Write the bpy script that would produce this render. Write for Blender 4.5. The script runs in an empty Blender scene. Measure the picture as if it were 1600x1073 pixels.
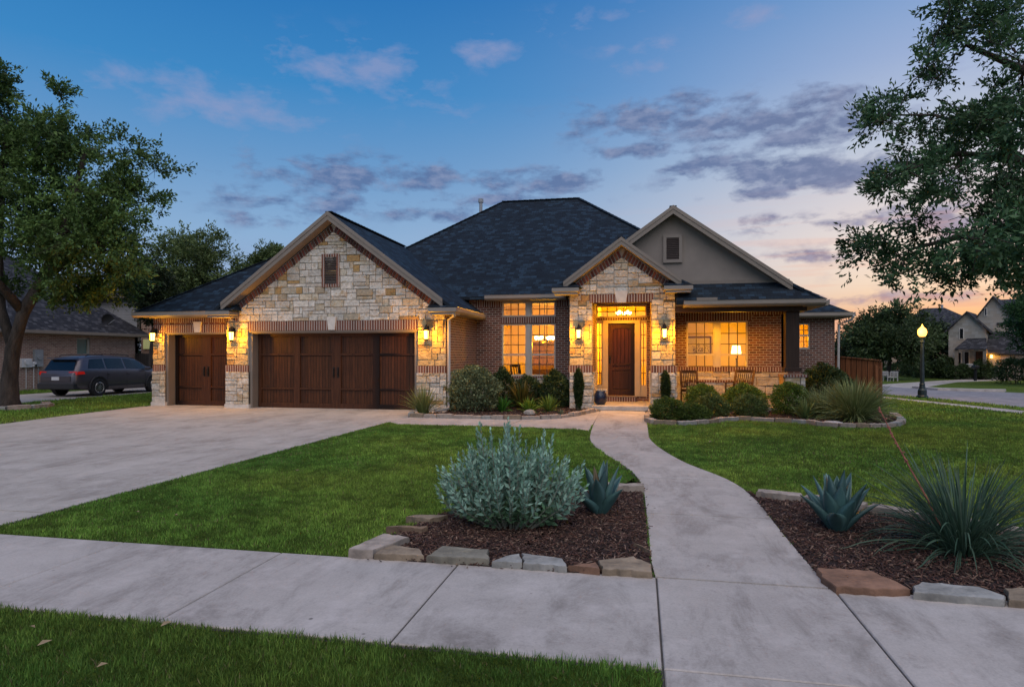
import bpy, math, random
import numpy as np
from mathutils import Vector, Matrix
random.seed(7); RNG=np.random.default_rng(11)
sc=bpy.context.scene; COL=sc.collection
R=math.radians
# ---------- survey of the place: camera at origin 1.6 m up, facade along X, depth along Y
TH=R(11.3); CT,ST=math.cos(TH),math.sin(TH); F=1000.0; CH=1.6; HOR=555.0
def G(x,y,z=0.0):                       # survey a spot on the ground
    t=(CH-z)*F/(y-HOR); u=(x-800)/F
    return (t*(-ST+u*CT), t*(CT+u*ST))
def PX(x,Y):                            # X of a sight line at depth plane Y
    u=(x-800)/F; t=Y/(CT+u*ST); return t*(-ST+u*CT)
def PZ(x,y,Y):
    u=(x-800)/F; t=Y/(CT+u*ST); return CH+t*(HOR-y)/F
def GT(x,t):
    u=(x-800)/F; return (t*(-ST+u*CT), t*(CT+u*ST))

# ---------- materials
def newmat(name):
    m=bpy.data.materials.new(name); m.use_nodes=True
    nt=m.node_tree; b=nt.nodes['Principled BSDF']; return m,nt,b
def N(nt,t,**k):
    n=nt.nodes.new(t)
    for a,v in k.items():
        if a in n.inputs: n.inputs[a].default_value=v
        else: setattr(n,a,v)
    return n
def L(nt,a,b): nt.links.new(a,b)
def c4(c): return (c[0],c[1],c[2],1)
def mixc(nt,fac,a,b,mode='MIX'):
    n=nt.nodes.new('ShaderNodeMix'); n.data_type='RGBA'; n.blend_type=mode
    for s,v in ((n.inputs[0],fac),(n.inputs[6],a),(n.inputs[7],b)):
        if hasattr(v,'is_output') or isinstance(v,bpy.types.NodeSocket): nt.links.new(v,s)
        elif isinstance(v,(tuple,list)): s.default_value=c4(v)
        else: s.default_value=v
    return n.outputs[2]
def mth(nt,op,a,b=0.0,clamp=False):
    n=nt.nodes.new('ShaderNodeMath'); n.operation=op; n.use_clamp=clamp
    for s,v in ((n.inputs[0],a),(n.inputs[1],b)):
        if isinstance(v,bpy.types.NodeSocket): nt.links.new(v,s)
        else: s.default_value=v
    return n.outputs[0]
def ramp(nt,fac,stops,interp='LINEAR'):
    n=nt.nodes.new('ShaderNodeValToRGB'); cr=n.color_ramp; cr.interpolation=interp
    while len(cr.elements)<len(stops): cr.elements.new(.5)
    for e,(p,c) in zip(cr.elements,stops):
        e.position=p; e.color=c4(c) if isinstance(c,(tuple,list)) else (c,c,c,1)
    nt.links.new(fac,n.inputs[0]); return n.outputs[0]
def coord(nt,kind='Object',scale=(1,1,1),rot=(0,0,0)):
    tc=nt.nodes.new('ShaderNodeTexCoord'); mp=nt.nodes.new('ShaderNodeMapping')
    mp.inputs['Scale'].default_value=scale; mp.inputs['Rotation'].default_value=rot
    nt.links.new(tc.outputs[kind],mp.inputs['Vector']); return mp.outputs[0]
def noise(nt,vec,scale,detail=4,rough=.6,dist=0):
    n=nt.nodes.new('ShaderNodeTexNoise'); n.inputs['Scale'].default_value=scale; n.inputs['Detail'].default_value=detail
    n.inputs['Roughness'].default_value=rough; n.inputs['Distortion'].default_value=dist
    nt.links.new(vec,n.inputs['Vector']); return n.outputs[0]
def bump(nt,b,h,strength=.3,dist=.01):
    n=nt.nodes.new('ShaderNodeBump'); n.inputs['Strength'].default_value=strength; n.inputs['Distance'].default_value=dist
    nt.links.new(h,n.inputs['Height']); nt.links.new(n.outputs[0],b.inputs['Normal'])
def pm(name,c1,c2,scale=6,rough=.6,metal=0,bs=.15,stretch=(1,1,1),bd=.01,emit=None,estr=0,spec=None):
    m,nt,b=newmat(name); v=coord(nt,'Object',stretch); n=noise(nt,v,scale,5)
    L(nt,ramp(nt,n,[(.32,c1),(.68,c2)]),b.inputs['Base Color'])
    b.inputs['Roughness'].default_value=rough; b.inputs['Metallic'].default_value=metal
    if spec is not None: b.inputs['Specular IOR Level'].default_value=spec
    if bs: bump(nt,b,noise(nt,v,scale*5,3),bs,bd)
    if emit: b.inputs['Emission Color'].default_value=c4(emit); b.inputs['Emission Strength'].default_value=estr
    return m
MT={}
def brickmat(name,cols,mortar,bw=.2,rh=.075,ms=.008,offset=.5,bs=.6,rot=0):
    m,nt,b=newmat(name); v=coord(nt,'UV',(1,1,1),(0,0,rot))
    br=N(nt,'ShaderNodeTexBrick'); br.offset=offset
    L(nt,v,br.inputs['Vector'])
    for k,x in (('Scale',1),('Mortar Size',ms),('Mortar Smooth',.2),('Bias',0),('Brick Width',bw),('Row Height',rh)): br.inputs[k].default_value=x
    br.inputs['Color1'].default_value=(0,0,0,1); br.inputs['Color2'].default_value=(1,1,1,1); br.inputs['Mortar'].default_value=(.5,.5,.5,1)
    bc=ramp(nt,br.outputs['Color'],[(0,cols[0]),(.35,cols[1]),(.7,cols[2]),(1,cols[3])])
    ob=coord(nt,'Object'); n1=noise(nt,ob,30,3); bc=mixc(nt,.35,bc,ramp(nt,n1,[(.3,(.4,.4,.4)),(.7,(1,1,1))]),'MULTIPLY')
    n2=noise(nt,ob,1.2,4); bc=mixc(nt,.3,bc,ramp(nt,n2,[(.35,(.6,.6,.6)),(.65,(1,1,1))]),'MULTIPLY')
    L(nt,mixc(nt,br.outputs['Fac'],bc,mortar),b.inputs['Base Color']); b.inputs['Roughness'].default_value=.85
    h=mth(nt,'ADD',mth(nt,'SUBTRACT',1,br.outputs['Fac']),mth(nt,'MULTIPLY',n1,.3)); bump(nt,b,h,bs,.008)
    return m
def shingle(name,c1,c2):
    m,nt,b=newmat(name); v=coord(nt,'UV')
    br=N(nt,'ShaderNodeTexBrick'); br.offset=.37; L(nt,v,br.inputs['Vector'])
    for k,x in (('Scale',1),('Mortar Size',.006),('Mortar Smooth',.3),('Bias',0),('Brick Width',.2),('Row Height',.14)): br.inputs[k].default_value=x
    br.inputs['Color1'].default_value=(0,0,0,1); br.inputs['Color2'].default_value=(1,1,1,1)
    ob=coord(nt,'Object'); n1=noise(nt,ob,3.5,5); n2=noise(nt,ob,40,2)
    f=mth(nt,'ADD',mth(nt,'MULTIPLY',br.outputs['Color'],.75),mth(nt,'MULTIPLY',n1,.3))
    c=ramp(nt,f,[(.15,c1),(.6,tuple((a+b)/2.4 for a,b in zip(c1,c2))),(.95,tuple(1.5*q for q in c2))]); c=mixc(nt,mth(nt,'MULTIPLY',br.outputs['Fac'],.8),c,tuple(x*.3 for x in c1))
    c=mixc(nt,.4,c,ramp(nt,n2,[(.3,(.5,.5,.5)),(.7,(1,1,1))]),'MULTIPLY')
    L(nt,c,b.inputs['Base Color']); b.inputs['Roughness'].default_value=.8; b.inputs['Specular IOR Level'].default_value=.3
    sep=N(nt,'ShaderNodeSeparateXYZ'); L(nt,v,sep.inputs[0])
    saw=mth(nt,'SUBTRACT',1,mth(nt,'FRACT',mth(nt,'DIVIDE',sep.outputs[1],.14)))
    bump(nt,b,mth(nt,'ADD',saw,mth(nt,'MULTIPLY',n2,.4)),.8,.012); return m
def vcolmat(name,rough=.8,nscale=25,bs=.5,bd=.01,trans=0,hue=None,var=.45,ochre=False):
    m,nt,b=newmat(name); a=N(nt,'ShaderNodeVertexColor'); a.layer_name='Col'
    v=coord(nt,'Object'); n=noise(nt,v,nscale,4); n0=noise(nt,v,nscale*.15,3)
    c=mixc(nt,var,a.outputs[0],ramp(nt,n,[(.3,(.45,.45,.45)),(.7,(1.3,1.3,1.3))]),'MULTIPLY')
    c=mixc(nt,var*.6,c,ramp(nt,n0,[(.3,(.55,.55,.5)),(.7,(1.3,1.3,1.3))]),'MULTIPLY')
    if ochre:
        n5=noise(nt,coord(nt,'Object',(1,1,1.6)),4.2,5,.7,.4); c=mixc(nt,ramp(nt,n5,[(.52,0.0),(.66,.8)]),c,(.36,.24,.11))
    L(nt,c,b.inputs['Base Color']); b.inputs['Roughness'].default_value=rough
    if bs: bump(nt,b,n,bs,bd)
    if trans:
        tr=N(nt,'ShaderNodeBsdfTranslucent'); L(nt,c,tr.inputs[0]); mx=N(nt,'ShaderNodeMixShader'); mx.inputs[0].default_value=trans
        out=nt.nodes['Material Output']; L(nt,b.outputs[0],mx.inputs[1]); L(nt,tr.outputs[0],mx.inputs[2]); L(nt,mx.outputs[0],out.inputs[0])
        b.inputs['Specular IOR Level'].default_value=.25
    return m
def woodmat(name,c1,c2,plank=.11,axis=0,rough=.5,grain=(14,14,.9)):
    m,nt,b=newmat(name); v=coord(nt,'Object',grain); n=noise(nt,v,2.2,6,.65,.6)
    c=ramp(nt,n,[(.3,c1),(.7,c2)])
    o=coord(nt,'Object'); sep=N(nt,'ShaderNodeSeparateXYZ'); L(nt,o,sep.inputs[0])
    x=mth(nt,'DIVIDE',sep.outputs[axis],plank); fr=mth(nt,'FRACT',x); fl=mth(nt,'FLOOR',x)
    wn=N(nt,'ShaderNodeTexWhiteNoise'); wn.noise_dimensions='1D'; L(nt,fl,wn.inputs['W'])
    c=mixc(nt,.6,c,ramp(nt,wn.outputs[0],[(0,(.55,.55,.55)),(1,(1.2,1.2,1.2))]),'MULTIPLY')
    e=mth(nt,'MINIMUM',fr,mth(nt,'SUBTRACT',1,fr)); g=ramp(nt,e,[(.03,0.0),(.1,1.0)])
    c=mixc(nt,g,tuple(q*.2 for q in c1),c); L(nt,c,b.inputs['Base Color']); b.inputs['Roughness'].default_value=rough; b.inputs['Specular IOR Level'].default_value=.25
    bump(nt,b,mth(nt,'ADD',g,mth(nt,'MULTIPLY',n,.3)),.5,.006); return m
def concrete(name,c1,c2,stain=.5):
    m,nt,b=newmat(name); v=coord(nt,'Object')
    n1=noise(nt,v,.9,6,.7); n2=noise(nt,v,60,3,.7); n3=noise(nt,coord(nt,'Object',(1.2,.45,1),(0,0,.5)),1.5,7,.75,.5); n4=noise(nt,v,9,5,.8)
    c=ramp(nt,n1,[(.3,c1),(.7,c2)])
    c=mixc(nt,stain,c,ramp(nt,n3,[(.36,(.42,.4,.38)),(.52,(1,1,1)),(.7,(1.1,1.08,1.06))]),'MULTIPLY')
    c=mixc(nt,.45,c,ramp(nt,n2,[(.3,(.7,.7,.7)),(.6,(1.05,1.05,1.05))]),'MULTIPLY')
    c=mixc(nt,.5,c,ramp(nt,n4,[(.27,(.5,.48,.46)),(.42,(1,1,1))]),'MULTIPLY')
    vo=N(nt,'ShaderNodeTexVoronoi'); vo.inputs['Scale'].default_value=2.2; L(nt,v,vo.inputs['Vector'])
    n6=noise(nt,coord(nt,'Object',(1,.35,1),(0,0,.25)),3.5,7,.82); c=mixc(nt,ramp(nt,n6,[(.55,0.0),(.7,.4)]),c,(.17,.14,.12)); n7=noise(nt,v,2.3,5,.8); c=mixc(nt,ramp(nt,n7,[(.5,0.0),(.75,.5)]),c,(.62,.56,.52))
    c=mixc(nt,ramp(nt,vo.outputs['Distance'],[(.022,.85),(.04,0.0)]),c,(.08,.07,.06))
    L(nt,c,b.inputs['Base Color']); b.inputs['Roughness'].default_value=.85
    bump(nt,b,mth(nt,'ADD',n2,n4),.25,.006); return m
def glassmat(name,tint=(.9,.95,1),refl=.12):
    m,nt,b=newmat(name); nt.nodes.remove(b)
    t=N(nt,'ShaderNodeBsdfTransparent'); t.inputs[0].default_value=c4(tint); g=N(nt,'ShaderNodeBsdfGlossy'); g.inputs['Roughness'].default_value=.02
    fr=N(nt,'ShaderNodeFresnel'); fr.inputs[0].default_value=1.5
    mx=N(nt,'ShaderNodeMixShader'); L(nt,fr.outputs[0],mx.inputs[0])
    L(nt,t.outputs[0],mx.inputs[1]); L(nt,g.outputs[0],mx.inputs[2]); L(nt,mx.outputs[0],nt.nodes['Material Output'].inputs[0]); return m
def emat(name,c,s):
    m,nt,b=newmat(name); b.inputs['Base Color'].default_value=c4(c); b.inputs['Emission Color'].default_value=c4(c); b.inputs['Emission Strength'].default_value=s; return m

BR=[(.07,.024,.017),(.15,.05,.032),(.2,.075,.045),(.11,.042,.035)]
MT['brick']=brickmat('brick',BR,(.3,.26,.22),ms=.011)
MT['soldier']=brickmat('soldier_brick',BR,(.36,.32,.28),bw=.078,rh=40,ms=.013,offset=0)
MT['nbrick']=brickmat('pale_brick',[(.27,.14,.1),(.46,.26,.19),(.38,.2,.15),(.54,.35,.25)],(.5,.42,.35),ms=.009)
MT['shingle']=shingle('slate_shingle',(.003,.008,.0145),(.014,.031,.05))
MT['nshingle']=shingle('grey_shingle',(.02,.02,.024),(.06,.06,.066))
MT['stone']=vcolmat('limestone',.85,14,1,.03,var=.6,ochre=True)
MT['mortar']=pm('mortar',(.42,.38,.32),(.5,.46,.4),20,.9)
MT['caststone']=pm('cast_stone',(.5,.46,.41),(.62,.58,.52),9,.8)
MT['trim']=pm('tan_trim',(.18,.15,.12),(.205,.17,.138),3,.55,bs=.05)
MT['trim2']=pm('tan_frieze',(.19,.16,.13),(.22,.19,.155),3,.6,bs=.05)
MT['soffit']=pm('soffit',(.21,.18,.15),(.24,.2,.165),3,.7,bs=.05)
MT['stucco']=pm('stucco',(.21,.18,.155),(.245,.21,.18),2,.9,bs=.4,bd=.004)
MT['gutter']=pm('gutter',(.22,.19,.16),(.25,.215,.18),3,.4,bs=.03)
MT['spout']=pm('downspout',(.38,.36,.34),(.45,.43,.4),3,.4,bs=.03)
MT['winframe']=pm('window_frame',(.4,.36,.3),(.46,.42,.36),4,.5,bs=.04)
MT['doorframe']=pm('door_frame',(.45,.36,.22),(.5,.4,.26),4,.5,bs=.04)
MT['gwood']=woodmat('garage_wood',(.03,.010,.0035),(.095,.034,.012),.095)
MT['gwood2']=woodmat('garage_rail_wood',(.04,.014,.0055),(.115,.042,.017),7.3)
MT['dwood']=woodmat('door_wood',(.035,.011,.004),(.085,.028,.011),.12,rough=.35)
MT['fencew']=woodmat('fence_wood',(.13,.045,.018),(.28,.11,.045),.14,rough=.75)
MT['ofence']=woodmat('old_fence_wood',(.025,.023,.025),(.055,.05,.05),.14,rough=.85)
MT['postw']=woodmat('post_wood',(.02,.012,.009),(.045,.026,.018),6.1)
MT['muntin']=pm('backlit_muntin',(.05,.035,.02),(.07,.05,.03),6,.6,bs=0)  # backlit darkness of the bars put into their colour
MT['louver']=pm('dark_louver',(.018,.01,.008),(.03,.017,.013),6,.6,bs=.05)
MT['black']=pm('black_metal',(.012,.012,.013),(.025,.024,.024),8,.45,.6,bs=.1)
MT['lamppost']=pm('lamp_post_paint',(.012,.022,.025),(.02,.034,.038),8,.4,.3,bs=.08)
MT['wallin']=pm('interior_paint',(.7,.55,.26),(.74,.58,.29),2,.9,bs=.05)
MT['ceilin']=pm('interior_ceiling',(.75,.68,.5),(.8,.72,.55),2,.9,bs=.05)
MT['floorin']=woodmat('interior_floor',(.12,.06,.03),(.25,.13,.06),.12,rough=.4)
MT['glass']=glassmat('window_glass')
MT['dark']=pm('dark_void',(.01,.01,.01),(.02,.02,.02),3,.9,bs=0)
MT['furn']=woodmat('dark_furniture',(.05,.02,.008),(.1,.045,.02),5,rough=.4)
MT['teak']=woodmat('teak',(.16,.08,.035),(.3,.16,.07),5,rough=.6)
MT['cushion']=pm('cream_fabric',(.5,.44,.34),(.6,.52,.42),30,.9,bs=.3)
MT['bulb']=emat('lantern_bulb',(1,.62,.2),14)
MT['lglass']=emat('lantern_glow_glass',(1,.50,.11),5.5)
MT['shade']=emat('lamp_shade',(1,.62,.22),5)
MT['globe']=emat('street_globe',(1,.45,.07),3.2)
MT['conc']=concrete('concrete',(.37,.33,.295),(.5,.455,.41),.6)
MT['drive']=concrete('driveway_concrete',(.37,.33,.285),(.49,.445,.39),.5)
MT['joint']=pm('joint_dirt',(.05,.045,.04),(.09,.08,.07),15,.95)
MT['asph']=concrete('road_surface',(.2,.19,.2),(.27,.26,.27),.3)
MT['soil']=pm('mulch_soil',(.02,.01,.008),(.05,.026,.018),25,.95,bs=.9,bd=.03)
MT['chip']=vcolmat('bark_chip',.85,40,.4,.003)
MT['leaf']=vcolmat('leaf',.5,6,0,trans=.25,var=.4)
MT['silver']=vcolmat('silver_leaf',.6,30,0,trans=.2,var=.2)
MT['blade']=vcolmat('grass_blade',.6,4,0,trans=.3,var=.4)
MT['bark']=pm('bark',(.018,.013,.010),(.07,.053,.042),7,.9,bs=1,stretch=(1,1,.25),bd=.05)
MT['stem']=pm('stem',(.06,.05,.03),(.12,.1,.06),20,.8)
MT['agave']=vcolmat('agave_skin',.5,9,.15,.004,var=.35)
MT['flag']=vcolmat('flagstone',.85,7,.8,.03,var=.75)
MT['edge']=vcolmat('edging_stone',.85,12,.6,.015)
MT['rubber']=pm('rubber',(.008,.008,.008),(.016,.016,.016),20,.8)
MT['rim']=pm('alloy',(.5,.5,.52),(.6,.6,.62),10,.3,.9,bs=.02)
MT['paint']=pm('car_paint',(.12,.112,.125),(.135,.125,.14),2,.3,.5,bs=0)
MT['carglass']=pm('car_glass',(.006,.008,.01),(.012,.014,.016),2,.08,0,bs=0,spec=.5)
MT['plastic']=pm('dark_plastic',(.02,.02,.022),(.03,.03,.032),20,.6)
MT['red']=pm('tail_light_red',(.3,.008,.006),(.4,.015,.01),30,.2,bs=0,emit=(1,.03,.02),estr=.12)
MT['weathered']=pm('weathered_white',(.28,.27,.26),(.36,.35,.33),10,.7,bs=.05)
MT['white']=pm('white_paint',(.6,.6,.6),(.7,.7,.7),10,.5,bs=.05)
MT['grey']=pm('grey_box',(.25,.27,.29),(.3,.32,.34),10,.5,bs=.05)
MT['siding']=None
def siding(name,c1,c2,rh=.15):
    m,nt,b=newmat(name); v=coord(nt,'UV'); sep=N(nt,'ShaderNodeSeparateXYZ'); L(nt,v,sep.inputs[0])
    f=mth(nt,'FRACT',mth(nt,'DIVIDE',sep.outputs[1],rh)); n=noise(nt,coord(nt),3,4)
    c=mixc(nt,ramp(nt,f,[(.0,.75),(.1,0.0)]),ramp(nt,n,[(.3,c1),(.7,c2)]),tuple(x*.3 for x in c1)); L(nt,c,b.inputs['Base Color'])
    b.inputs['Roughness'].default_value=.7; bump(nt,b,mth(nt,'SUBTRACT',1,f),.8,.02); return m
MT['siding']=siding('lap_siding',(.24,.24,.24),(.28,.28,.28))
MT['ngdoor']=siding('far_garage_door',(.3,.24,.19),(.34,.27,.22),.5)
m,nt,b=newmat('lawn_ground'); v=coord(nt); n1=noise(nt,v,.35,5); n2=noise(nt,v,30,5,.8); n3=noise(nt,v,3,5,.7)
c=ramp(nt,n1,[(.3,(.075,.12,.018)),(.7,(.12,.165,.03))]); c=mixc(nt,.7,c,ramp(nt,n2,[(.3,(.35,.4,.35)),(.65,(1.3,1.3,1.1))]),'MULTIPLY')
c=mixc(nt,.5,c,ramp(nt,n3,[(.3,(.6,.7,.6)),(.7,(1.3,1.2,1.1))]),'MULTIPLY'); L(nt,c,b.inputs['Base Color']); b.inputs['Roughness'].default_value=.9; b.inputs['Specular IOR Level'].default_value=.1
bump(nt,b,n2,1,.04); MT['lawn']=m

# ---------- mesh building
class MB:
    def __init__(s): s.v=[]; s.f=[]; s.c=[]; s.m=[]; s.cm=0; s.cc=None; s.g=[]
    def add(s,vs,fs,col=None):
        o=len(s.v); s.g.append((o,len(s.f))); s.v+= [tuple(p) for p in vs]
        for f in fs: s.f.append([o+i for i in f]); s.c.append(col or s.cc); s.m.append(s.cm)
    def box(s,x0,x1,y0,y1,z0,z1,col=None,bev=0):
        if x0>x1:x0,x1=x1,x0
        if y0>y1:y0,y1=y1,y0
        if z0>z1:z0,z1=z1,z0
        if not bev:
            v=[(x0,y0,z0),(x1,y0,z0),(x1,y1,z0),(x0,y1,z0),(x0,y0,z1),(x1,y0,z1),(x1,y1,z1),(x0,y1,z1)]
            s.add(v,[(0,3,2,1),(4,5,6,7),(0,1,5,4),(1,2,6,5),(2,3,7,6),(3,0,4,7)],col)
        else:
            b=min(bev,(x1-x0)*.45,(y1-y0)*.45,(z1-z0)*.45); v=[]
            for z,i in ((z0,b),(z0+b,0),(z1-b,0),(z1,b)): v+=[(x0+i,y0+i,z),(x1-i,y0+i,z),(x1-i,y1-i,z),(x0+i,y1-i,z)]
            f=[(0,3,2,1),(12,13,14,15)]
            for k in range(3):
                for j in range(4): a=k*4+j; q=k*4+(j+1)%4; f.append((a,q,q+4,a+4))
            s.add(v,f,col)
    def prism(s,poly,off,col=None):      # poly list of 3d pts, extruded by vector off
        n=len(poly); v=list(poly)+[(p[0]+off[0],p[1]+off[1],p[2]+off[2]) for p in poly]
        s.add(v,[tuple(range(n))[::-1],tuple(range(n,2*n))]+[(i,(i+1)%n,n+(i+1)%n,n+i) for i in range(n)],col)
    def bar(s,a,b,w,h,up=(0,0,1),col=None):
        a=Vector(a);b=Vector(b);d=(b-a).normalized();u=Vector(up); sd=d.cross(u)
        if sd.length<1e-4: sd=d.cross(Vector((0,1,0)))
        sd.normalize(); u=sd.cross(d).normalized(); v=[]
        for p in (a,b):
            for i,j in ((-1,-1),(1,-1),(1,1),(-1,1)): v.append(p+sd*i*w/2+u*j*h/2)
        s.add(v,[(0,1,2,3),(7,6,5,4),(0,4,5,1),(1,5,6,2),(2,6,7,3),(3,7,4,0)],col)
    def tube(s,pts,rs,n=6,col=None,cap=True):
        pts=[Vector(p) for p in pts]
        if not hasattr(rs,'__len__'): rs=[rs]*len(pts)
        v=[];f=[]; ref=Vector((.3,.2,1)).normalized()
        for i,p in enumerate(pts):
            d=(pts[min(i+1,len(pts)-1)]-pts[max(i-1,0)])
            if d.length<1e-6: d=Vector((0,0,1))
            d.normalize(); a=d.cross(ref)
            if a.length<.1: a=d.cross(Vector((1,0,0)))
            a.normalize(); b=d.cross(a)
            for k in range(n): t=2*math.pi*k/n; v.append(p+(a*math.cos(t)+b*math.sin(t))*rs[i])
        for i in range(len(pts)-1):
            for k in range(n): f.append((i*n+k,i*n+(k+1)%n,(i+1)*n+(k+1)%n,(i+1)*n+k))
        if cap: f.append(tuple(range(n))[::-1]); f.append(tuple(range((len(pts)-1)*n,len(pts)*n)))
        s.add(v,f,col)
    def lathe(s,cx,cy,prof,n=16,col=None):
        s.tube2([(cx,cy,z) for r,z in prof],[r for r,z in prof],n,col)
    def tube2(s,pts,rs,n,col=None):
        v=[];f=[]
        for p,r in zip(pts,rs):
            for k in range(n): t=2*math.pi*k/n; v.append((p[0]+r*math.cos(t),p[1]+r*math.sin(t),p[2]))
        for i in range(len(pts)-1):
            for k in range(n): f.append((i*n+k,i*n+(k+1)%n,(i+1)*n+(k+1)%n,(i+1)*n+k))
        f.append(tuple(range(n))[::-1]); f.append(tuple(range((len(pts)-1)*n,len(pts)*n))); s.add(v,f,col)
    def build(s,name,mats,parent=None,smooth=False,origin=None):
        me=bpy.data.meshes.new(name); me.from_pydata(s.v,[],s.f)
        mats=mats if isinstance(mats,(list,tuple)) else [mats]
        for m in mats: me.materials.append(m)
        uv=me.uv_layers.new(name='UVMap'); Z=Vector((0,0,1))
        for p in me.polygons:
            n=p.normal
            if abs(n.z)>.98 or n.length<.5: ua=Vector((1,0,0)); va=Vector((0,1,0))
            else:
                ua=Z.cross(n).normalized(); va=n.cross(ua)
            for li in p.loop_indices:
                co=me.vertices[me.loops[li].vertex_index].co; uv.data[li].uv=(co.dot(ua),co.dot(va))
        if len(mats)>1: me.polygons.foreach_set('material_index',s.m)
        if any(c is not None for c in s.c):
            ca=me.color_attributes.new('Col','FLOAT_COLOR','CORNER')
            for p,c in zip(me.polygons,s.c):
                c=c or (.5,.5,.5)
                for li in p.loop_indices: ca.data[li].color=(c[0],c[1],c[2],1)
        if smooth: me.polygons.foreach_set('use_smooth',[True]*len(me.polygons))
        o=bpy.data.objects.new(name,me); COL.objects.link(o)
        if origin is not None:
            me.transform(Matrix.Translation(-Vector(origin))); o.location=origin
        if parent is not None:
            o.parent=parent; o.matrix_parent_inverse=Matrix.Translation(-wloc(parent))
        return o
def build_each(mb,name,mat,parent):
    g=mb.g+[(len(mb.v),len(mb.f))]
    for (v0,f0),(v1,f1) in zip(g[:-1],g[1:]):
        m=MB(); m.v=mb.v[v0:v1]; m.f=[[i-v0 for i in f] for f in mb.f[f0:f1]]; m.c=mb.c[f0:f1]; m.m=mb.m[f0:f1]; m.build(name,mat,parent)
def wloc(o):
    v=Vector(o.location); p=o.parent
    if p is not None: v=v+o.matrix_parent_inverse.translation+wloc(p)
    return v
def tag(o,label=None,cat=None,group=None,kind=None):
    if label: o['label']=label
    if cat: o['category']=cat
    if group: o['group']=group
    if kind: o['kind']=kind
    return o
def thing(name,label,cat,loc=(0,0,0),group=None):
    o=bpy.data.objects.new(name,None); o.empty_display_size=.2; o.location=loc; COL.objects.link(o); return tag(o,label,cat,group)
def copy_tree(o,parent=None):
    c=o.copy(); COL.objects.link(c)
    if parent is not None: c.parent=parent
    for ch in [x for x in COL.objects if x.parent==o]: copy_tree(ch,c)
    return c
def npmesh(name,V,Fq,mat,colr=None,parent=None,smooth=False):
    me=bpy.data.meshes.new(name); k=Fq.shape[1]
    me.vertices.add(len(V)); me.vertices.foreach_set('co',V.astype(np.float32).ravel())
    me.loops.add(Fq.size); me.loops.foreach_set('vertex_index',Fq.astype(np.int32).ravel())
    me.polygons.add(len(Fq)); me.polygons.foreach_set('loop_start',np.arange(0,Fq.size,k,dtype=np.int32))
    try: me.polygons.foreach_set('loop_total',np.full(len(Fq),k,dtype=np.int32))
    except Exception: pass
    if colr is not None:
        ca=me.color_attributes.new('Col','FLOAT_COLOR','POINT'); a=np.ones((len(V),4),np.float32); a[:,:3]=colr; ca.data.foreach_set('color',a.ravel())
    me.materials.append(mat); me.update(calc_edges=True); me.validate()
    if smooth: me.polygons.foreach_set('use_smooth',[True]*len(me.polygons))
    o=bpy.data.objects.new(name,me); COL.objects.link(o)
    if parent is not None: o.parent=parent; o.matrix_parent_inverse=Matrix.Translation(-wloc(parent))
    return o
def norm(a): return a/np.maximum(np.linalg.norm(a,axis=-1,keepdims=True),1e-9)
def leaves(pos,d,l,w,cols,bend=.0,fold=0.0):
    """kite leaves: returns V,F,C"""
    n=len(pos); d=norm(d); r=norm(RNG.normal(size=(n,3))); s=norm(np.cross(d,r)); nn=np.cross(s,d)
    l=np.broadcast_to(l,(n,))[:,None]; w=np.broadcast_to(w,(n,))[:,None]
    V=np.empty((n,4,3)); V[:,0]=pos; V[:,1]=pos+d*l*.45+s*w*.5+nn*l*bend; V[:,2]=pos+d*l; V[:,3]=pos+d*l*.45-s*w*.5+nn*l*bend
    Fq=np.arange(n*4).reshape(n,4); C=np.repeat(cols,4,axis=0); return V.reshape(-1,3),Fq,C
def merge(parts):
    Vs=[];Fs=[];Cs=[];o=0
    for V,Fq,C in parts: Vs.append(V);Fs.append(Fq+o);Cs.append(C);o+=len(V)
    return np.concatenate(Vs),np.concatenate(Fs),np.concatenate(Cs)
def colvar(n,c1,c2,jit=.15):
    t=RNG.random((n,1)); c=np.array(c1)*(1-t)+np.array(c2)*t; return c*(1+jit*RNG.normal(size=(n,1))).clip(.3,2)
# ---------- ground polygons
def smooth_poly(pts,k=4):
    out=[]; n=len(pts)
    for i in range(n-1):
        p0=pts[max(i-1,0)];p1=pts[i];p2=pts[i+1];p3=pts[min(i+2,n-1)]
        for j in range(k):
            t=j/k; out.append(tuple(.5*((2*p1[a])+(-p0[a]+p2[a])*t+(2*p0[a]-5*p1[a]+4*p2[a]-p3[a])*t*t+(-p0[a]+3*p1[a]-3*p2[a]+p3[a])*t**3) for a in (0,1)))
    out.append(tuple(pts[-1])); return out
def pip(px,py,poly):
    inside=np.zeros(len(px),bool); n=len(poly); j=n-1
    for i in range(n):
        xi,yi=poly[i]; xj,yj=poly[j]
        if yi!=yj:
            c=((yi>py)!=(yj>py))&(px<(xj-xi)*(py-yi)/(yj-yi)+xi); inside^=c
        j=i
    return inside
def sheet(name,poly,z0,z1,mat,**k):
    mb=MB(); mb.prism([(p[0],p[1],z0) for p in poly],(0,0,z1-z0)); o=mb.build(name,mat); return tag(o,kind='structure',**k)
g=MB(); g.add([(-400,-60,0),(400,-60,0),(400,500,0),(-400,500,0)],[(0,1,2,3)]); tag(g.build('ground',MT['lawn']),kind='structure')
NOGRASS=[]
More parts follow.
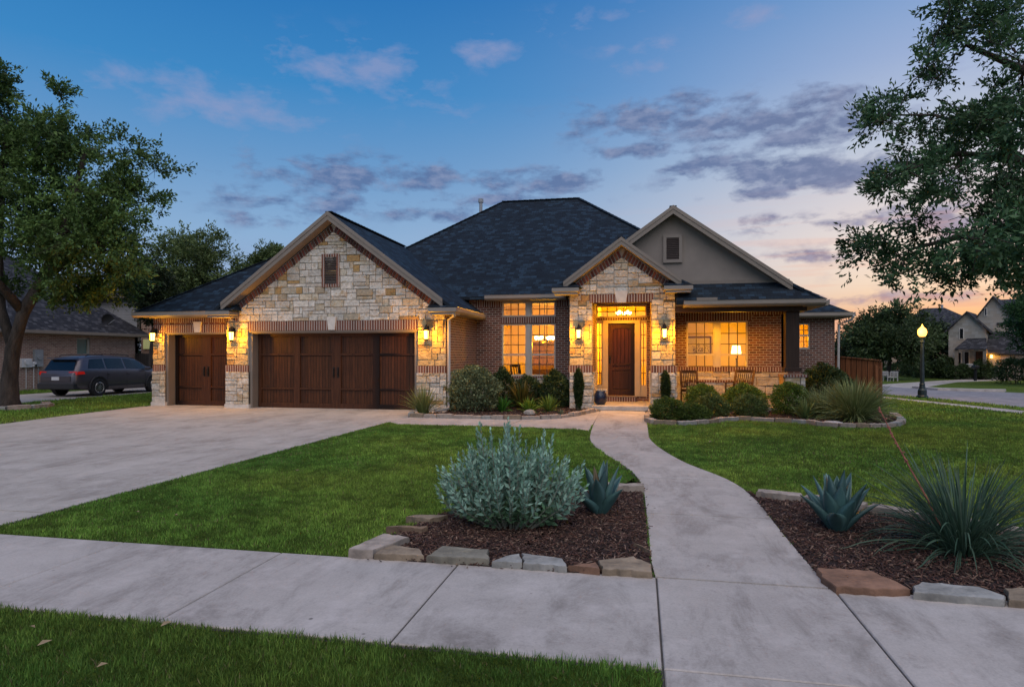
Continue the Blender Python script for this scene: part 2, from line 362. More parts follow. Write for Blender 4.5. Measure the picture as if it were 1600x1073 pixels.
# sidewalk slabs
SY0,SY1=3.33,4.69
mb=MB(); 
seams=[.115-1.47*i for i in range(20,0,-1)]+[.115,1.29]+[1.29+1.47*i for i in range(1,16)]
for i in range(len(seams)-1):
    mb.box(seams[i]+.006,seams[i+1]-.006,SY0,SY1-.008,-.1,.016,bev=.006)
mb.box(.121,1.284,-2,1.6,-.1,.016,bev=.006); mb.box(.121,1.284,1.612,SY0-.012,-.1,.016,bev=.006)
tag(mb.build('sidewalk',MT['conc']),kind='structure'); NOGRASS.append([(.1,-2),(1.3,-2),(1.3,SY0+.1),(.1,SY0+.1)])
mb=MB(); mb.box(-30,30,SY0-.02,SY1+.012,-.1,.004); mb.box(.105,1.3,-2,SY0-.021,-.1,.0035); tag(mb.build('sidewalk_joint',MT['joint']),kind='structure')
NOGRASS.append([(-40,SY0),(40,SY0),(40,SY1+.02),(-40,SY1+.02)])
# walkway
WL=smooth_poly([G(*p) for p in [(937,645),(926,668),(923,690),(948,712),(985,736),(1003,760),(1010,800),(1020,906)]],4)
WR=smooth_poly([G(*p) for p in [(1008,645),(1012,668),(1018,690),(1062,720),(1135,750),(1178,780),(1222,835),(1303,931)]],4)
WL[0]=(WL[0][0],18.5); WR[0]=(WR[0][0],18.5)
WL[-1]=(.11,SY1); WR[-1]=(1.29,SY1)
def resample(p,n):
    p=np.array(p); s=np.r_[0,np.cumsum(np.linalg.norm(np.diff(p,axis=0),axis=1))]; t=np.linspace(0,s[-1],n)
    return np.c_[np.interp(t,s,p[:,0]),np.interp(t,s,p[:,1])]
NW=97; wl=resample(WL,NW); wr=resample(WR,NW)
mb=MB(); cuts=[0,6,24,42,56,70,83,NW-1]
for a,b in zip(cuts[:-1],cuts[1:]):
    idx=range(a,b+1); pl=[]; 
    for k in idx:
        l=wl[k].copy(); r=wr[k].copy()
        if k==a and a>0: l=l+(wl[k+1]-wl[k])*.06; r=r+(wr[k+1]-wr[k])*.06
        if k==b: l=l-(wl[k]-wl[k-1])*.06; r=r-(wr[k]-wr[k-1])*.06
        pl.append((l,r))
    v=[];f=[]
    for (l,r) in pl: v+=[(l[0],l[1],-.1),(l[0],l[1],.018),(r[0],r[1],.018),(r[0],r[1],-.1)]
    for i in range(len(pl)-1):
        o=i*4; f+=[(o+1,o+5,o+6,o+2),(o,o+4,o+5,o+1),(o+2,o+6,o+7,o+3)]
    f+=[(0,1,2,3),(len(pl)*4-1,len(pl)*4-2,len(pl)*4-3,len(pl)*4-4)]; mb.add(v,[q[::-1] for q in f])
tag(mb.build('walkway',MT['conc']),kind='structure')
wpoly=[tuple(p) for p in wl]+[tuple(p) for p in wr[::-1]]
NOGRASS.append(wpoly)
ex=[(p[0]-.03,p[1]) for p in wl]+[(p[0]+.03,p[1]) for p in wr[::-1]]
sheet('walkway_joint',ex,-.1,.006,MT['joint'])
# driveway
DX=-5.87
dl=[(-15.2,17.9),(-15.15,16.6),G(110,651),G(0,669),(-14.3,9.0),(-14.6,SY1+.01)]
mbd=MB()
def strip(y0,y1,xl0,xl1,x1):
    mbd.prism([(xl0,y0,-.1),(x1,y0,-.1),(x1,y1,-.1),(xl1,y1,-.1)],(0,0,.114))
strip(5.42,9.7,-14.55,-14.1,DX); strip(9.722,14.05,-14.05,-14.8,DX)
strip(SY1+.01,5.395,-14.6,-14.55,DX)
strip(14.072,17.28,-14.82,-15.15,DX+.0); mbd.prism([(DX+.01,15.55,-.1),(-5.2,15.55,-.1),(-5.3,17.28,-.1),(DX+.01,17.28,-.1)],(0,0,.113))
mbd.prism([(-15.02,17.29,-.1),(-5.4,17.29,-.1),(-5.4,18.0,-.1),(-15.02,18.0,-.1)],(0,0,.12))
tag(mbd.build('driveway',MT['drive']),kind='structure')
sheet('driveway_joint',[(-14.7,SY1+.01),(DX+.02,SY1+.01),(DX+.02,17.3),(-15.2,17.3)],-.1,.005,MT['joint'])
NOGRASS.append([(-14.6,SY1),(DX+.02,SY1),(DX+.02,17.3),(-5.2,17.3),(-5.2,18),(-15.2,18),(-15.2,17),(-14.8,14),(-14.05,10.3)])
# path between driveway and walkway
pth=[(DX+.02,14.35),(-5.5,13.98),(-5.2,13.95),G(800,667.5),(G(905,671.5)),G(920,674),(wl[14][0]-.01,wl[14][1]),(wl[6][0]-.01,wl[6][1]),(wl[2][0]-.006,17.6),(wl[0][0]-.006,18.35),(wl[0][0]-.08,18.3),(-1.72,16.62),(-2.3,15.8),(-3.2,15.53),(DX+.02,15.53)]
sheet('front_path',pth,-.1,.013,MT['conc']); NOGRASS.append(pth)
mb=MB(); mb.bar((-2.95,13.7,.0135),(-2.85,15.5,.0135),.012,.002); tag(mb.build('path_joint',MT['joint']),kind='structure')
# neighbour drive, road
nd=[(-24.6,2),(-20.25,2),(-20.25,30),(-24.6,30)]
sheet('neighbour_driveway',nd,-.1,.012,MT['drive']); NOGRASS.append(nd)
sw=[G(1372,621.5),G(1600,647),G(1760,664),(13.2,10),(13.9,10),G(1760,657),G(1600,642.5),G(1372,619.2)]
sheet('side_sidewalk',sw,-.1,.016,MT['conc']); NOGRASS.append(sw)
rd=[G(1300,612),G(1376,616.5),G(1480,625),G(1600,637.5),G(1800,655),(19.5,10),(27,10),G(1800,620),G(1600,614),G(1480,608.5),G(1376,601),G(1300,598)]
sheet('side_road',rd,-.1,.006,MT['asph']); NOGRASS.append(rd)
dr2=[G(1376,603),G(1440,608),G(1450,604),G(1495,597),G(1560,594.5),G(1610,594),G(1610,591.5),G(1530,592),G(1470,594.5),G(1376,600.8)]
sheet('far_driveway',dr2,-.1,.010,MT['drive']); 
cb=[G(1425,606.5),G(1465,610),G(1530,611.7),G(1570,612.3),G(1572,611.2),G(1530,610.6),G(1466,608.8),G(1427,605.4)]
sheet('far_kerb',cb,0,.1,MT['conc'])
# planting beds (mulch)
bed_FL=[G(*p) for p in [(548,872),(640,880),(760,888),(880,897),(1018,904)]]+[(p[0]-.02,p[1]) for p in (wl[78],wl[70])]+[G(*p) for p in [(1007,769),(958,767),(860,772),(760,790),(690,806),(620,838)]]
bed_FR=[G(*p) for p in [(1183,779),(1255,783),(1340,797),(1440,814),(1530,828),(1640,850),(1800,880)]]+[(6.2,SY1+.02),(1.295,SY1+.02)]+[(wr[k][0]+.003,wr[k][1]) for k in (94,90,86,82,78,74)]
bed_HL=[(-5.9,16.2),(-5.85,15.62),(-4.6,15.62),(-3.2,15.58),(-2.3,15.85),(-1.75,16.6),(wl[0][0]-.06,18.6),(-2,20.7),(-5.3,20.7),(-5.3,17)]
bed_HR=[(wr[2][0]+.04,18.9),(wr[7][0]+.04,wr[7][1])]+[G(*p) for p in [(1013,662),(1080,664),(1150,657.5),(1200,659.5),(1260,662.5),(1300,668),(1390,668),(1408,661),(1396,651),(1370,644)]]+[(6.6,19.5),(5.6,23.4),(4.4,20.7),(3.9,18.9)]
def mound(poly,name,h,label):
    # grid mound with edge falloff
    P=np.array(poly); x0,y0=P.min(0); x1,y1=P.max(0); st=max((x1-x0)/60,(y1-y0)/60,.06)
    mb=MB(); mb.prism([(p[0],p[1],-.05) for p in poly],(0,0,.05+h)); o=mb.build(name,MT['soil']); return tag(o,kind='structure')
for nm,b_,h in (('mulch_bed',bed_FL,.024),('mulch_bed',bed_FR,.024),('mulch_bed',bed_HL,.03),('mulch_bed',bed_HR,.03)):
    mound(b_,nm,h,''); NOGRASS.append(b_)
def inflate0(poly,a):
    c=np.mean(poly,axis=0); return [tuple(c+(np.array(p)-c)*a) for p in poly]
def chips(poly,n,size,z,label,seed=0):
    P=np.array(poly); lo=P.min(0); hi=P.max(0); pts=RNG.uniform(lo,hi,size=(int(n*2.2),2)); pts=pts[pip(pts[:,0],pts[:,1],poly)][:n]; k=len(pts)
    L_=size*RNG.uniform(.4,1.6,k); W_=size*RNG.uniform(.12,.35,k); H_=size*RNG.uniform(.06,.16,k)
    a=RNG.uniform(0,2*np.pi,k); tl=RNG.normal(0,.35,k); tr=RNG.normal(0,.4,k)
    d=np.c_[np.cos(a)*np.cos(tl),np.sin(a)*np.cos(tl),np.sin(tl)]; s=norm(np.cross(d,np.c_[np.zeros(k),np.sin(tr),np.cos(tr)])); u=np.cross(s,d)
    c=np.c_[pts,z+RNG.uniform(0,size*.35,k)]
    V=np.empty((k,8,3))
    for i,(p,q,r) in enumerate([(-1,-1,-1),(1,-.6,-1),(1,.6,-1),(-1,1,-1),(-1,-1,1),(1,-.6,1),(1,.6,1),(-1,1,1)]):
        V[:,i]=c+d*(p*L_/2)[:,None]+s*(q*W_/2)[:,None]+u*(r*H_/2)[:,None]
    fq=np.array([(0,3,2,1),(4,5,6,7),(0,1,5,4),(1,2,6,5),(2,3,7,6),(3,0,4,7)]); Fq=(fq[None]+(np.arange(k)*8)[:,None,None]).reshape(-1,4)
    base=colvar(k,(.035,.015,.01),(.095,.042,.028),.3); lt=RNG.random(k)<.19; base[lt]=colvar(lt.sum(),(.13,.075,.05),(.26,.17,.12),.2)
    o=npmesh('mulch',V.reshape(-1,3),Fq,MT['chip'],np.repeat(base,8,axis=0)); tag(o,label,'mulch',kind='stuff')
chips(bed_FL,11000,.042,.024,'dark bark mulch around the silvery bush left of the walkway')
chips(bed_FR,13000,.042,.024,'dark bark mulch around the agave right of the walkway')
chips(inflate0(bed_FL,1.05),260,.03,.018,'loose bark chips spilled round the left bed'); chips(inflate0(bed_FR,1.04),260,.03,.018,'loose bark chips spilled round the right bed')
chips(bed_HL,5000,.06,.035,'bark mulch in the bed under the dining room window')
chips(bed_HR,5000,.06,.035,'bark mulch in the bed before the covered porch')

# ---------- grass
def vnoise(p,sc_,seed):
    g=np.random.default_rng(seed).random((257,257)); q=p/sc_+1000.3; i=np.floor(q).astype(int); f=q-i; f=f*f*(3-2*f); a=i%256
    x0,y0=a[:,0],a[:,1]; return (g[x0,y0]*(1-f[:,0])+g[x0+1,y0]*f[:,0])*(1-f[:,1])+(g[x0,y0+1]*(1-f[:,0])+g[x0+1,y0+1]*f[:,0])*f[:,1]
def grass(region,dens,hgt,wid,label,zb=0,c1=(.095,.19,.026),c2=(.22,.355,.06),lean=.45,ragged=0):
    P=np.array(region); lo=P.min(0); hi=P.max(0); area=(hi-lo).prod(); n=int(area*dens)
    pts=RNG.uniform(lo,hi,size=(n,2)); k=pip(pts[:,0],pts[:,1],region)
    for q in NOGRASS: k&=~pip(pts[:,0],pts[:,1],q)
    pts=pts[k]; n=len(pts)
    # patchiness: mixed clump tones, with tiny turf shadows painted in as darker spots
    s1=vnoise(pts,.09,1)-.5; s2=vnoise(pts,.28,2)-.5; s3=vnoise(pts,1.3,3)-.5; s=(s1*1.5+s2*1.6+s3*1.4)
    pos=np.c_[pts,np.full(n,zb)]; a=RNG.uniform(0,6.28,n); ln=np.abs(RNG.normal(0,lean,n))
    d=np.c_[np.cos(a)*np.sin(ln),np.sin(a)*np.sin(ln),np.cos(ln)]
    l=hgt*RNG.uniform(.4,1.3,n)*(1+.75*s1+.5*s2+.2*s3)
    c=colvar(n,c1,c2,.2)*(1+.42*(s1*1.6+s2*1.4+s3*.6)[:,None]).clip(.4,2)*(1+s3[:,None]*np.array([.6,.12,.1])); dry=(RNG.random(n)<.03+.16*((s2-s3)>.5)); c[dry]=colvar(dry.sum(),(.16,.14,.06),(.24,.2,.1),.2)
    V,Fq,C=leaves(pos,d,l,wid,c.clip(.004,1),bend=.12)
    C=C.reshape(-1,4,3)
    o=npmesh('lawn_grass',V,Fq,MT['blade'],C.reshape(-1,3)); tag(o,label,'grass',kind='stuff'); return n
ng=0
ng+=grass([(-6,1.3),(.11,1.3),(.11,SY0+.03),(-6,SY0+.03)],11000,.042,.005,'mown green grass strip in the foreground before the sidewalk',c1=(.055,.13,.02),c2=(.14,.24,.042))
ng+=grass([(DX,SY1),(1,SY1),(1,9),(DX,9)],6500,.034,.007,'near part of the central lawn left of the walkway')
ng+=grass([(DX,9),(1,9),(1,14.6),(DX,14.6)],3400,.036,.011,'far part of the central lawn left of the walkway')
ng+=grass([(0,5),(9,5),(9,9.5),(0,9.5)],4600,.035,.008,'near part of the lawn right of the walkway',c1=(.125,.22,.03),c2=(.27,.38,.065))
ng+=grass([(-.5,9.5),(13,9.5),(13,17),(-.5,17)],2100,.038,.013,'middle part of the lawn right of the walkway',c1=(.125,.22,.03),c2=(.27,.38,.065))
ng+=grass([(5,17),(16,17),(11,34),(5,34)],500,.06,.025,'lawn beside the side street',c1=(.125,.22,.03),c2=(.27,.38,.065))
ng+=grass([(-20.3,9),(-13.5,9),(-13.5,28),(-20.3,28)],700,.06,.022,'grass strip between the two driveways')
ng+=grass([(-29,20),(-24.6,20),(-24.6,32),(-29,32)],250,.08,.03,'narrow grass along the neighbour brick wall')

# ---------- flagstones (front beds)
FC={'tan':(.33,.25,.17),'brown':(.27,.18,.115),'red':(.28,.15,.09),'grey':(.36,.35,.32),'pale':(.42,.35,.29),'olive':(.26,.235,.18)}
def inflate(poly,a):
    c=np.mean(poly,axis=0); return [tuple(c+(np.array(p)-c)*a) for p in poly]
def flag(px,top,colr,label,group,name='flagstone',jag=.007,k=2,name_cat='stone',mat=None,grd=True):
    if grd: top=max(.064,top*.66)
    base=[np.array(G(p[0],p[1],0 if i<k else top)) if grd else np.array(p) for i,p in enumerate(px)]; pts=[]
    n=len(base)
    for i in range(n):
        a=base[i];b=base[(i+1)%n]; seg=max(2,int(np.linalg.norm(b-a)/.05))
        for j in range(seg):
            p=a+(b-a)*j/seg; pts.append(tuple(p+(RNG.normal(0,jag,2) if j else RNG.normal(0,jag*.4,2))))
    c=np.mean(pts,axis=0); m=len(pts); v=[]
    jz=[RNG.normal(0,top*.025) for _ in pts]
    for f_,z in ((1.0,-.02),(1.0,top*.5),(.99,top*.9),(.965,top)):
        for p,q in zip(pts,jz): v.append((c[0]+(p[0]-c[0])*f_,c[1]+(p[1]-c[1])*f_,z+(q if z>0 else 0)))
    for f_ in (.6,.25):
        for p in pts: v.append((c[0]+(p[0]-c[0])*f_,c[1]+(p[1]-c[1])*f_,top+RNG.normal(0,top*.025)))
    fs=[]
    for kk in range(5):
        for i in range(m): fs.append((kk*m+i,kk*m+(i+1)%m,(kk+1)*m+(i+1)%m,(kk+1)*m+i))
    fs.append(tuple(range(5*m,6*m))); fs.append(tuple(range(m))[::-1])
    mb=MB()
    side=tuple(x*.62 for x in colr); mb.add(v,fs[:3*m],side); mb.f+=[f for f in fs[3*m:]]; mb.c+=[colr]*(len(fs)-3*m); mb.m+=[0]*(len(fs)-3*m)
    o=mb.build(name,mat or MT['flag'],origin=(c[0],c[1],0)); tag(o,label,name_cat,group); return o
gl='flagstones edging the bed left of the walkway'; gr='flagstones edging the bed right of the walkway'
flag([(545,874),(582,877),(640,838),(600,832)],.13,FC['pale'],'long pale edging stone at the left corner of the silvery bush bed',gl)
flag([(604,834),(660,838),(668,822),(630,820)],.11,FC['brown'],'small flat brown stone on the grass side, second from the left corner',gl)
flag([(634,818),(672,822),(700,804),(660,803)],.11,FC['tan'],'flat tan stone on the grass side of the bed, behind the silvery bush',gl)
flag([(585,877),(663,881),(655,856),(612,850)],.1,FC['tan'],'flat tan stone left of the broadest brown stone along the sidewalk',gl)
flag([(666,882),(764,888),(764,858),(690,852),(672,864)],.11,FC['olive'],'broad olive brown stone by the sidewalk in front of the silvery bush',gl)
flag([(768,890),(816,892),(812,864),(790,868)],.1,FC['grey'],'grey stone with a pointed back, just right of the broad olive brown one',gl)
flag([(818,893),(886,898),(878,872),(816,863)],.1,FC['grey'],'wide weathered grey stone along the sidewalk, right of the grey pointed one',gl)
flag([(889,897),(936,902),(930,878),(896,882)],.1,FC['red'],'small reddish stone by the sidewalk between a grey and a wide tan stone',gl)
flag([(940,902),(1018,907),(1018,880),(990,868),(935,874)],.09,FC['tan'],'wide tan stone at the corner where the walkway meets the sidewalk',gl)
flag([(990,860),(1017,872),(1016,860),(1004,852)],.08,FC['brown'],'small broken brown stone leaning at the walkway edge of the left bed',gl)
flag([(1306,931),(1395,936),(1422,934),(1402,908),(1360,890),(1278,886),(1282,900)],.075,FC['red'],'large rusty red flagstone at the corner of the right bed',gr,k=3)
flag([(1428,940),(1568,952),(1572,930),(1530,915),(1440,908),(1426,915)],.08,FC['grey'],'large blue grey flagstone along the sidewalk in the right bed',gr)
flag([(1576,952),(1690,962),(1700,935),(1620,918),(1568,918)],.085,FC['tan'],'tan flagstone cut by the right edge of the picture',gr)
for i,(a,b) in enumerate([((1183,778),(1252,785)),((1258,786),(1300,792)),((1306,793),(1352,800)),((1358,801),(1425,812)),((1432,813),(1480,821)),((1490,823),(1560,836)),((1570,838),(1640,852))]):
    A=np.array(G(*a)); B=np.array(G(*b)); nrm=np.array([-(B-A)[1],(B-A)[0]]); nrm=nrm/np.linalg.norm(nrm)*.09
    flag([A-nrm,B-nrm,B+nrm,A+nrm],.09,FC['pale'],'thin pale edging stone between the grass and the agave bed','pale edging stones behind the agave',name='edging_stone',grd=False)
for i,(a,b) in enumerate([((925,769),(958,769)),((962,770),(1006,770))]):
    A=np.array(G(*a)); B=np.array(G(*b)); nrm=np.array([0,.08])
    flag([A-nrm,B-nrm,B+nrm,A+nrm],.1,FC['pale'],['pale edging stone behind the left agave','long pale edging stone ending at the walkway behind the left bed'][i],gl,name='edging_stone',grd=False)
def edging(pts,label,group,h=.1,w=.16,ln=.38,reds=.3):
    p=np.array(pts); s=np.r_[0,np.cumsum(np.linalg.norm(np.diff(p,axis=0),axis=1))]; t=0
    while t<s[-1]-.12:
        l_=ln*RNG.uniform(.6,1.5); a=np.array([np.interp(t+.012,s,p[:,k]) for k in (0,1)]); b=np.array([np.interp(min(t+l_,s[-1]),s,p[:,k]) for k in (0,1)]); t+=l_
        d=b-a; L_=np.linalg.norm(d)
        if L_<.08: continue
        nrm=np.array([-d[1],d[0]])/L_*w/2*RNG.uniform(.8,1.2); c=FC[random.choice(['pale','tan','grey','pale'])]
        flag([a-nrm,b-nrm,b+nrm,a+nrm],h*RNG.uniform(.8,1.2),tuple(x*1.05 for x in c),label,group,name='edging_stone',jag=.006,mat=MT['edge'],grd=False)
edging(smooth_poly([(-5.9,16.1),(-5.75,15.66),(-4.6,15.64),(-3.2,15.6),(-2.3,15.85),(-1.75,16.6),(wl[0][0]-.13,18.3)],6),'small pale stone in the low border of the bed under the dining window','edging stones of the bed under the dining window')
edging(smooth_poly([(wr[4][0]+.15,wr[4][1]+.2)]+[G(*p) for p in [(1016,662),(1080,664),(1150,657.5),(1200,659.5),(1260,662.5),(1300,668),(1390,668),(1408,661),(1396,651)]],6),'small pale stone in the low border of the bed before the porch','edging stones of the bed before the porch')
oc=G(15,638)
edging([(oc[0]+1.25*math.cos(a)-.2,oc[1]+1.0*math.sin(a)) for a in np.linspace(-2.4,1.2,22)],'small pale stone in the ring around the left oak trunk','edging stones around the oak',h=.13,w=.2,ln=.5)
sheet('oak_mulch',[(oc[0]+1.2*math.cos(a)-.2,oc[1]+.95*math.sin(a)) for a in np.linspace(0,6.1,24)],-.02,.05,MT['soil'])
print('grass blades',ng)
# ---------- the house
house=thing('house','single storey brick and limestone house with slate blue hip roof and lit windows','house',(-4,18,0))
def clip(poly,a,b,c):    # keep a*x+b*z<=c
    out=[]
    for i in range(len(poly)):
        p=poly[i];q=poly[(i+1)%len(poly)]; dp=a*p[0]+b*p[1]-c; dq=a*q[0]+b*q[1]-c
        if dp<=0: out.append(p)
        if (dp<0<dq) or (dq<0<dp): t=dp/(dp-dq); out.append((p[0]+(q[0]-p[0])*t,p[1]+(q[1]-p[1])*t))
    return out
def parea(p): return abs(sum(p[i][0]*p[(i+1)%len(p)][1]-p[(i+1)%len(p)][0]*p[i][1] for i in range(len(p)))/2)
def stonecol(warm=.25):
    r=random.random()
    if warm>.9 and r<.8: k=random.uniform(.85,1.1); return (.52*k,.4*k,.21*k)  # pier stones toned tan, putting amber lantern glow into their colour
    if r<.66: c=(.59,.555,.49)
    elif r<.87: c=(.53,.47,.36)
    elif r<.87+warm*.2: c=(.4,.25,.1)
    else: c=(.46,.38,.27)
    k=random.uniform(.78,1.12); return tuple(x*k for x in c)
def stones(mb,poly,org,ud,nd,unit=.085,depth=.03,warm=.3,wm=(2,6),hm=(1,3),proud=.02):
    """random ashlar: poly convex in (s,z); org 3d origin of s=0; ud unit dir; nd outward"""
    xs=[p[0] for p in poly]; zs=[p[1] for p in poly]; x0,z0=min(xs),min(zs)
    nx=int((max(xs)-x0)/unit)+2; nz=int((max(zs)-z0)/unit)+2; used=np.zeros((nx,nz),bool)
    for j in range(nz):
        for i in range(nx):
            if used[i,j]: continue
            h=random.choice([1,2,2,2,2,3] if unit<.09 else [1,2,2,2]); w=random.randint(2,5)+(h==1)
            w2=1
            while w2<w and i+w2<nx and not used[i+w2,j]: w2+=1
            h=min(h,nz-j); used[i:i+w2,j:j+h]=True
            a,b=x0+i*unit,x0+(i+w2)*unit; c,d=z0+j*unit,z0+(j+h)*unit; g_=.007
            q=[(a+g_,c+g_),(b-g_,c+g_),(b-g_,d-g_),(a+g_,d-g_)]
            for k in range(len(poly)):
                p1=poly[k];p2=poly[(k+1)%len(poly)]; na=p2[1]-p1[1]; nb=-(p2[0]-p1[0]); q=clip(q,na,nb,na*p1[0]+nb*p1[1]-.002)
                if len(q)<3: break
            if len(q)<3 or parea(q)<.0012: continue
            cx=sum(p[0] for p in q)/len(q); cz=sum(p[1] for p in q)/len(q); col=stonecol(warm)
            o=depth+random.uniform(0,proud); n=len(q); v=[]
            def P(s,z,y): return (org[0]+ud[0]*s+nd[0]*y,org[1]+ud[1]*s+nd[1]*y,z)
            q=[(p[0]+random.uniform(-.004,.004),p[1]+random.uniform(-.004,.004)) for p in q]
            for p in q: v.append(P(p[0],p[1],0))
            for p in q: v.append(P(p[0],p[1],o*.75))
            for p in q:
                f_=1-min(.35,.012/max(.03,abs(p[0]-cx)+.001)); v.append(P(cx+(p[0]-cx)*.93,cz+(p[1]-cz)*.9,o+random.uniform(-.012,.014)))
            fs=[]
            for k in range(2):
                for m_ in range(n): fs.append((k*n+m_,k*n+(m_+1)%n,(k+1)*n+(m_+1)%n,(k+1)*n+m_))
            fs.append(tuple(range(2*n,3*n))); mb.add(v,fs,col)
def wall(mb,p0,p1,z0,z1,th=.2,ops=()):
    d=Vector((p1[0]-p0[0],p1[1]-p0[1],0)); Ln=d.length; d.normalize(); nrm=Vector((d.y,-d.x,0))
    xs=sorted({0,Ln,*[o[0] for o in ops],*[o[1] for o in ops]}); zs=sorted({z0,z1,*[o[2] for o in ops],*[o[3] for o in ops]})
    def P(s,z,y): return (p0[0]+d.x*s-nrm.x*y,p0[1]+d.y*s-nrm.y*y,z)
    def inop(s,z): return any(o[0]<s<o[1] and o[2]<z<o[3] for o in ops)
    for a,b in zip(xs[:-1],xs[1:]):
        for c,e in zip(zs[:-1],zs[1:]):
            if inop((a+b)/2,(c+e)/2): continue
            mb.add([P(a,c,0),P(b,c,0),P(b,e,0),P(a,e,0)],[(0,1,2,3)]); mb.add([P(a,c,th),P(b,c,th),P(b,e,th),P(a,e,th)],[(3,2,1,0)])
    for a,b,c,e in ops:
        mb.add([P(a,c,0),P(a,e,0),P(a,e,th),P(a,c,th)],[(3,2,1,0)]); mb.add([P(b,c,0),P(b,e,0),P(b,e,th),P(b,c,th)],[(0,1,2,3)])
        mb.add([P(a,e,0),P(b,e,0),P(b,e,th),P(a,e,th)],[(0,1,2,3)])
        if c>z0: mb.add([P(a,c,0),P(b,c,0),P(b,c,th),P(a,c,th)],[(3,2,1,0)])
    mb.add([P(0,z1,0),P(Ln,z1,0),P(Ln,z1,th),P(0,z1,th)],[(0,1,2,3)])
    mb.add([P(0,z0,0),P(0,z1,0),P(0,z1,th),P(0,z0,th)],[(3,2,1,0)]); mb.add([P(Ln,z0,0),P(Ln,z1,0),P(Ln,z1,th),P(Ln,z0,th)],[(0,1,2,3)])
YG,YS,YE,YD,YW=17.3,17.6,18.9,20.7,23.5
# brick walls
mb=MB()
wall(mb,(-15.05,34),(-15.05,YS+.2),0,2.9); wall(mb,(-15.05,YS),(-12.25,YS),0,2.9,.2,[(.41,2.795,0,2.3)])
mb.build('garage_brick_wall',MT['brick'],house)
mb=MB(); wall(mb,(-5.35,YG+.01),(-5.35,YD),0,2.95); mb.build('garage_side_wall',MT['brick'],house)
mb=MB(); DW=[(-4.48,-2.69)]; x0=-5.35
wall(mb,(-5.6,YD),(-2.04,YD),0,3.45,.2,[(-4.48+5.6,-2.69+5.6,.92,2.64),(-4.48+5.6,-2.69+5.6,2.87,3.36)]); mb.build('dining_room_wall',MT['brick'],house)
mb=MB(); wall(mb,(-1.38,YD),(.33,YD),.15,3.4,.2,[(.0,1.6,.3,2.72),(.0,1.6,2.8,3.2)]); mb.build('entry_wall',MT['brick'],house)
mb=MB(); wall(mb,(1.0,YD),(4.42,YD),0,3.3,.2,[(.43,2.26,.84,2.66)]); wall(mb,(4.42,YD),(4.42,YW),0,3.3); mb.build('porch_wall',MT['brick'],house)
mb=MB(); WW=(PX(1247.5,YW),PX(1266,YW)); wall(mb,(4.22,YW),(6.5,YW),0,3.15,.2,[(WW[0]-4.22,WW[1]-4.22,PZ(1256,545,YW),PZ(1256,505,YW))]); wall(mb,(6.5,YW+.2),(6.5,34),0,3.15); wall(mb,(6.5,34),(-15.05,34),0,3.15); mb.build('bedroom_wall',MT['brick'],house)
# entry piers (brick sides, stone fronts)
mb=MB(); mb.box(-2.04,-1.39,YE+.02,YD+.0,0,3.5); mb.box(.34,.98,YE+.02,YD,0,3.5); mb.box(-1.39,.34,YE+.02,YE+.35,3.14,3.5); build_each(mb,'entry_pier',MT['brick'],house)
# soldier courses and brick bands
mb=MB()
def bandx(x0,x1,Y,z0,z1,pr=.012,dep=.08): mb.box(x0,x1,Y-pr,Y+dep,z0,z1)
bandx(-15.05,-12.26,YS,2.62,2.85,.02); bandx(-15.05,-12.26,YS,2.31,2.55,.025)
bandx(-15.05,-14.66,YS,1.1,1.3,.045)
bandx(-5.34,-4.5,YD,3.2,3.44,.012); bandx(-2.67,-2.05,YD,3.2,3.44,.012); bandx(-4.5,-2.67,YD,2.66,2.85,.015)
bandx(1.01,4.4,YD,2.84,3.05,.012); bandx(1.35,3.36,YD,2.68,2.83,.014); bandx(1.01,4.4,YD,1.1,1.24,.03)
bandx(4.5,6.48,YW,2.85,3.05,.012); bandx(-1.36,.31,YD,2.725,2.795,.02)
build_each(mb,'soldier_course',MT['soldier'],house)
# pier brick bands wrapping
mb=MB()
for (a,b,Y) in ((-12.27,-11.51,YG),(-6.2,-5.32,YG),(-2.07,-1.36,YE),(.31,1.02,YE)):
    mb.box(a,b,Y-.055,Y+.35,1.1,1.3)
build_each(mb,'pier_brick_band',MT['soldier'],house)
mb=MB(); mb.box(-11.51,-6.2,YG-.04,YG+.2,2.33,2.61); mb.build('garage_lintel_course',MT['soldier'],house)
mb=MB(); mb.box(-1.45,.40,YE-.04,YE+.2,3.14,3.38); mb.build('entry_lintel_course',MT['soldier'],house)
mb=MB(); mb.box(-12.22,-11.8,YG-.035,YG+.1,2.62,2.82); mb.box(-5.72,-5.34,YG-.035,YG+.1,2.62,2.82); mb.box(-2.03,-1.6,YE-.035,YE+.1,3.2,3.42); mb.box(.55,.98,YE-.035,YE+.1,3.2,3.42); build_each(mb,'corner_soldier_course',MT['soldier'],house)
# gable fronts
def gline(cx,az,sl,x): return az-sl*abs(x-cx)
GC,GA,GS=-8.75,5.70,.745
mb=MB()
gp=[(-12.24,2.61),(-5.35,2.61),(-5.35,max(2.63,gline(GC,GA-.5,GS,-5.35))),(GC,GA-.5),(-12.24,max(2.63,gline(GC,GA-.5,GS,-12.24)))]
stones(mb,gp,(0,YG,0),(1,0),(0,-1),warm=.5,unit=.1)
mb.build('gable_stone',MT['stone'],house)
mb=MB(); mb.prism([(x,YG+.1,z) for x,z in [(-12.24,2.33),(-5.35,2.33),(-5.35,gline(GC,GA-.22,GS,-5.35)),(GC,GA-.22),(-12.24,gline(GC,GA-.22,GS,-12.24))]],(0,-.1,0))
mb.box(-12.24,-11.53,YG,YG+.5,0,2.33); mb.box(-6.18,-5.351,YG,YG+.5,0,2.33); mb.build('gable_backing',MT['mortar'],house)
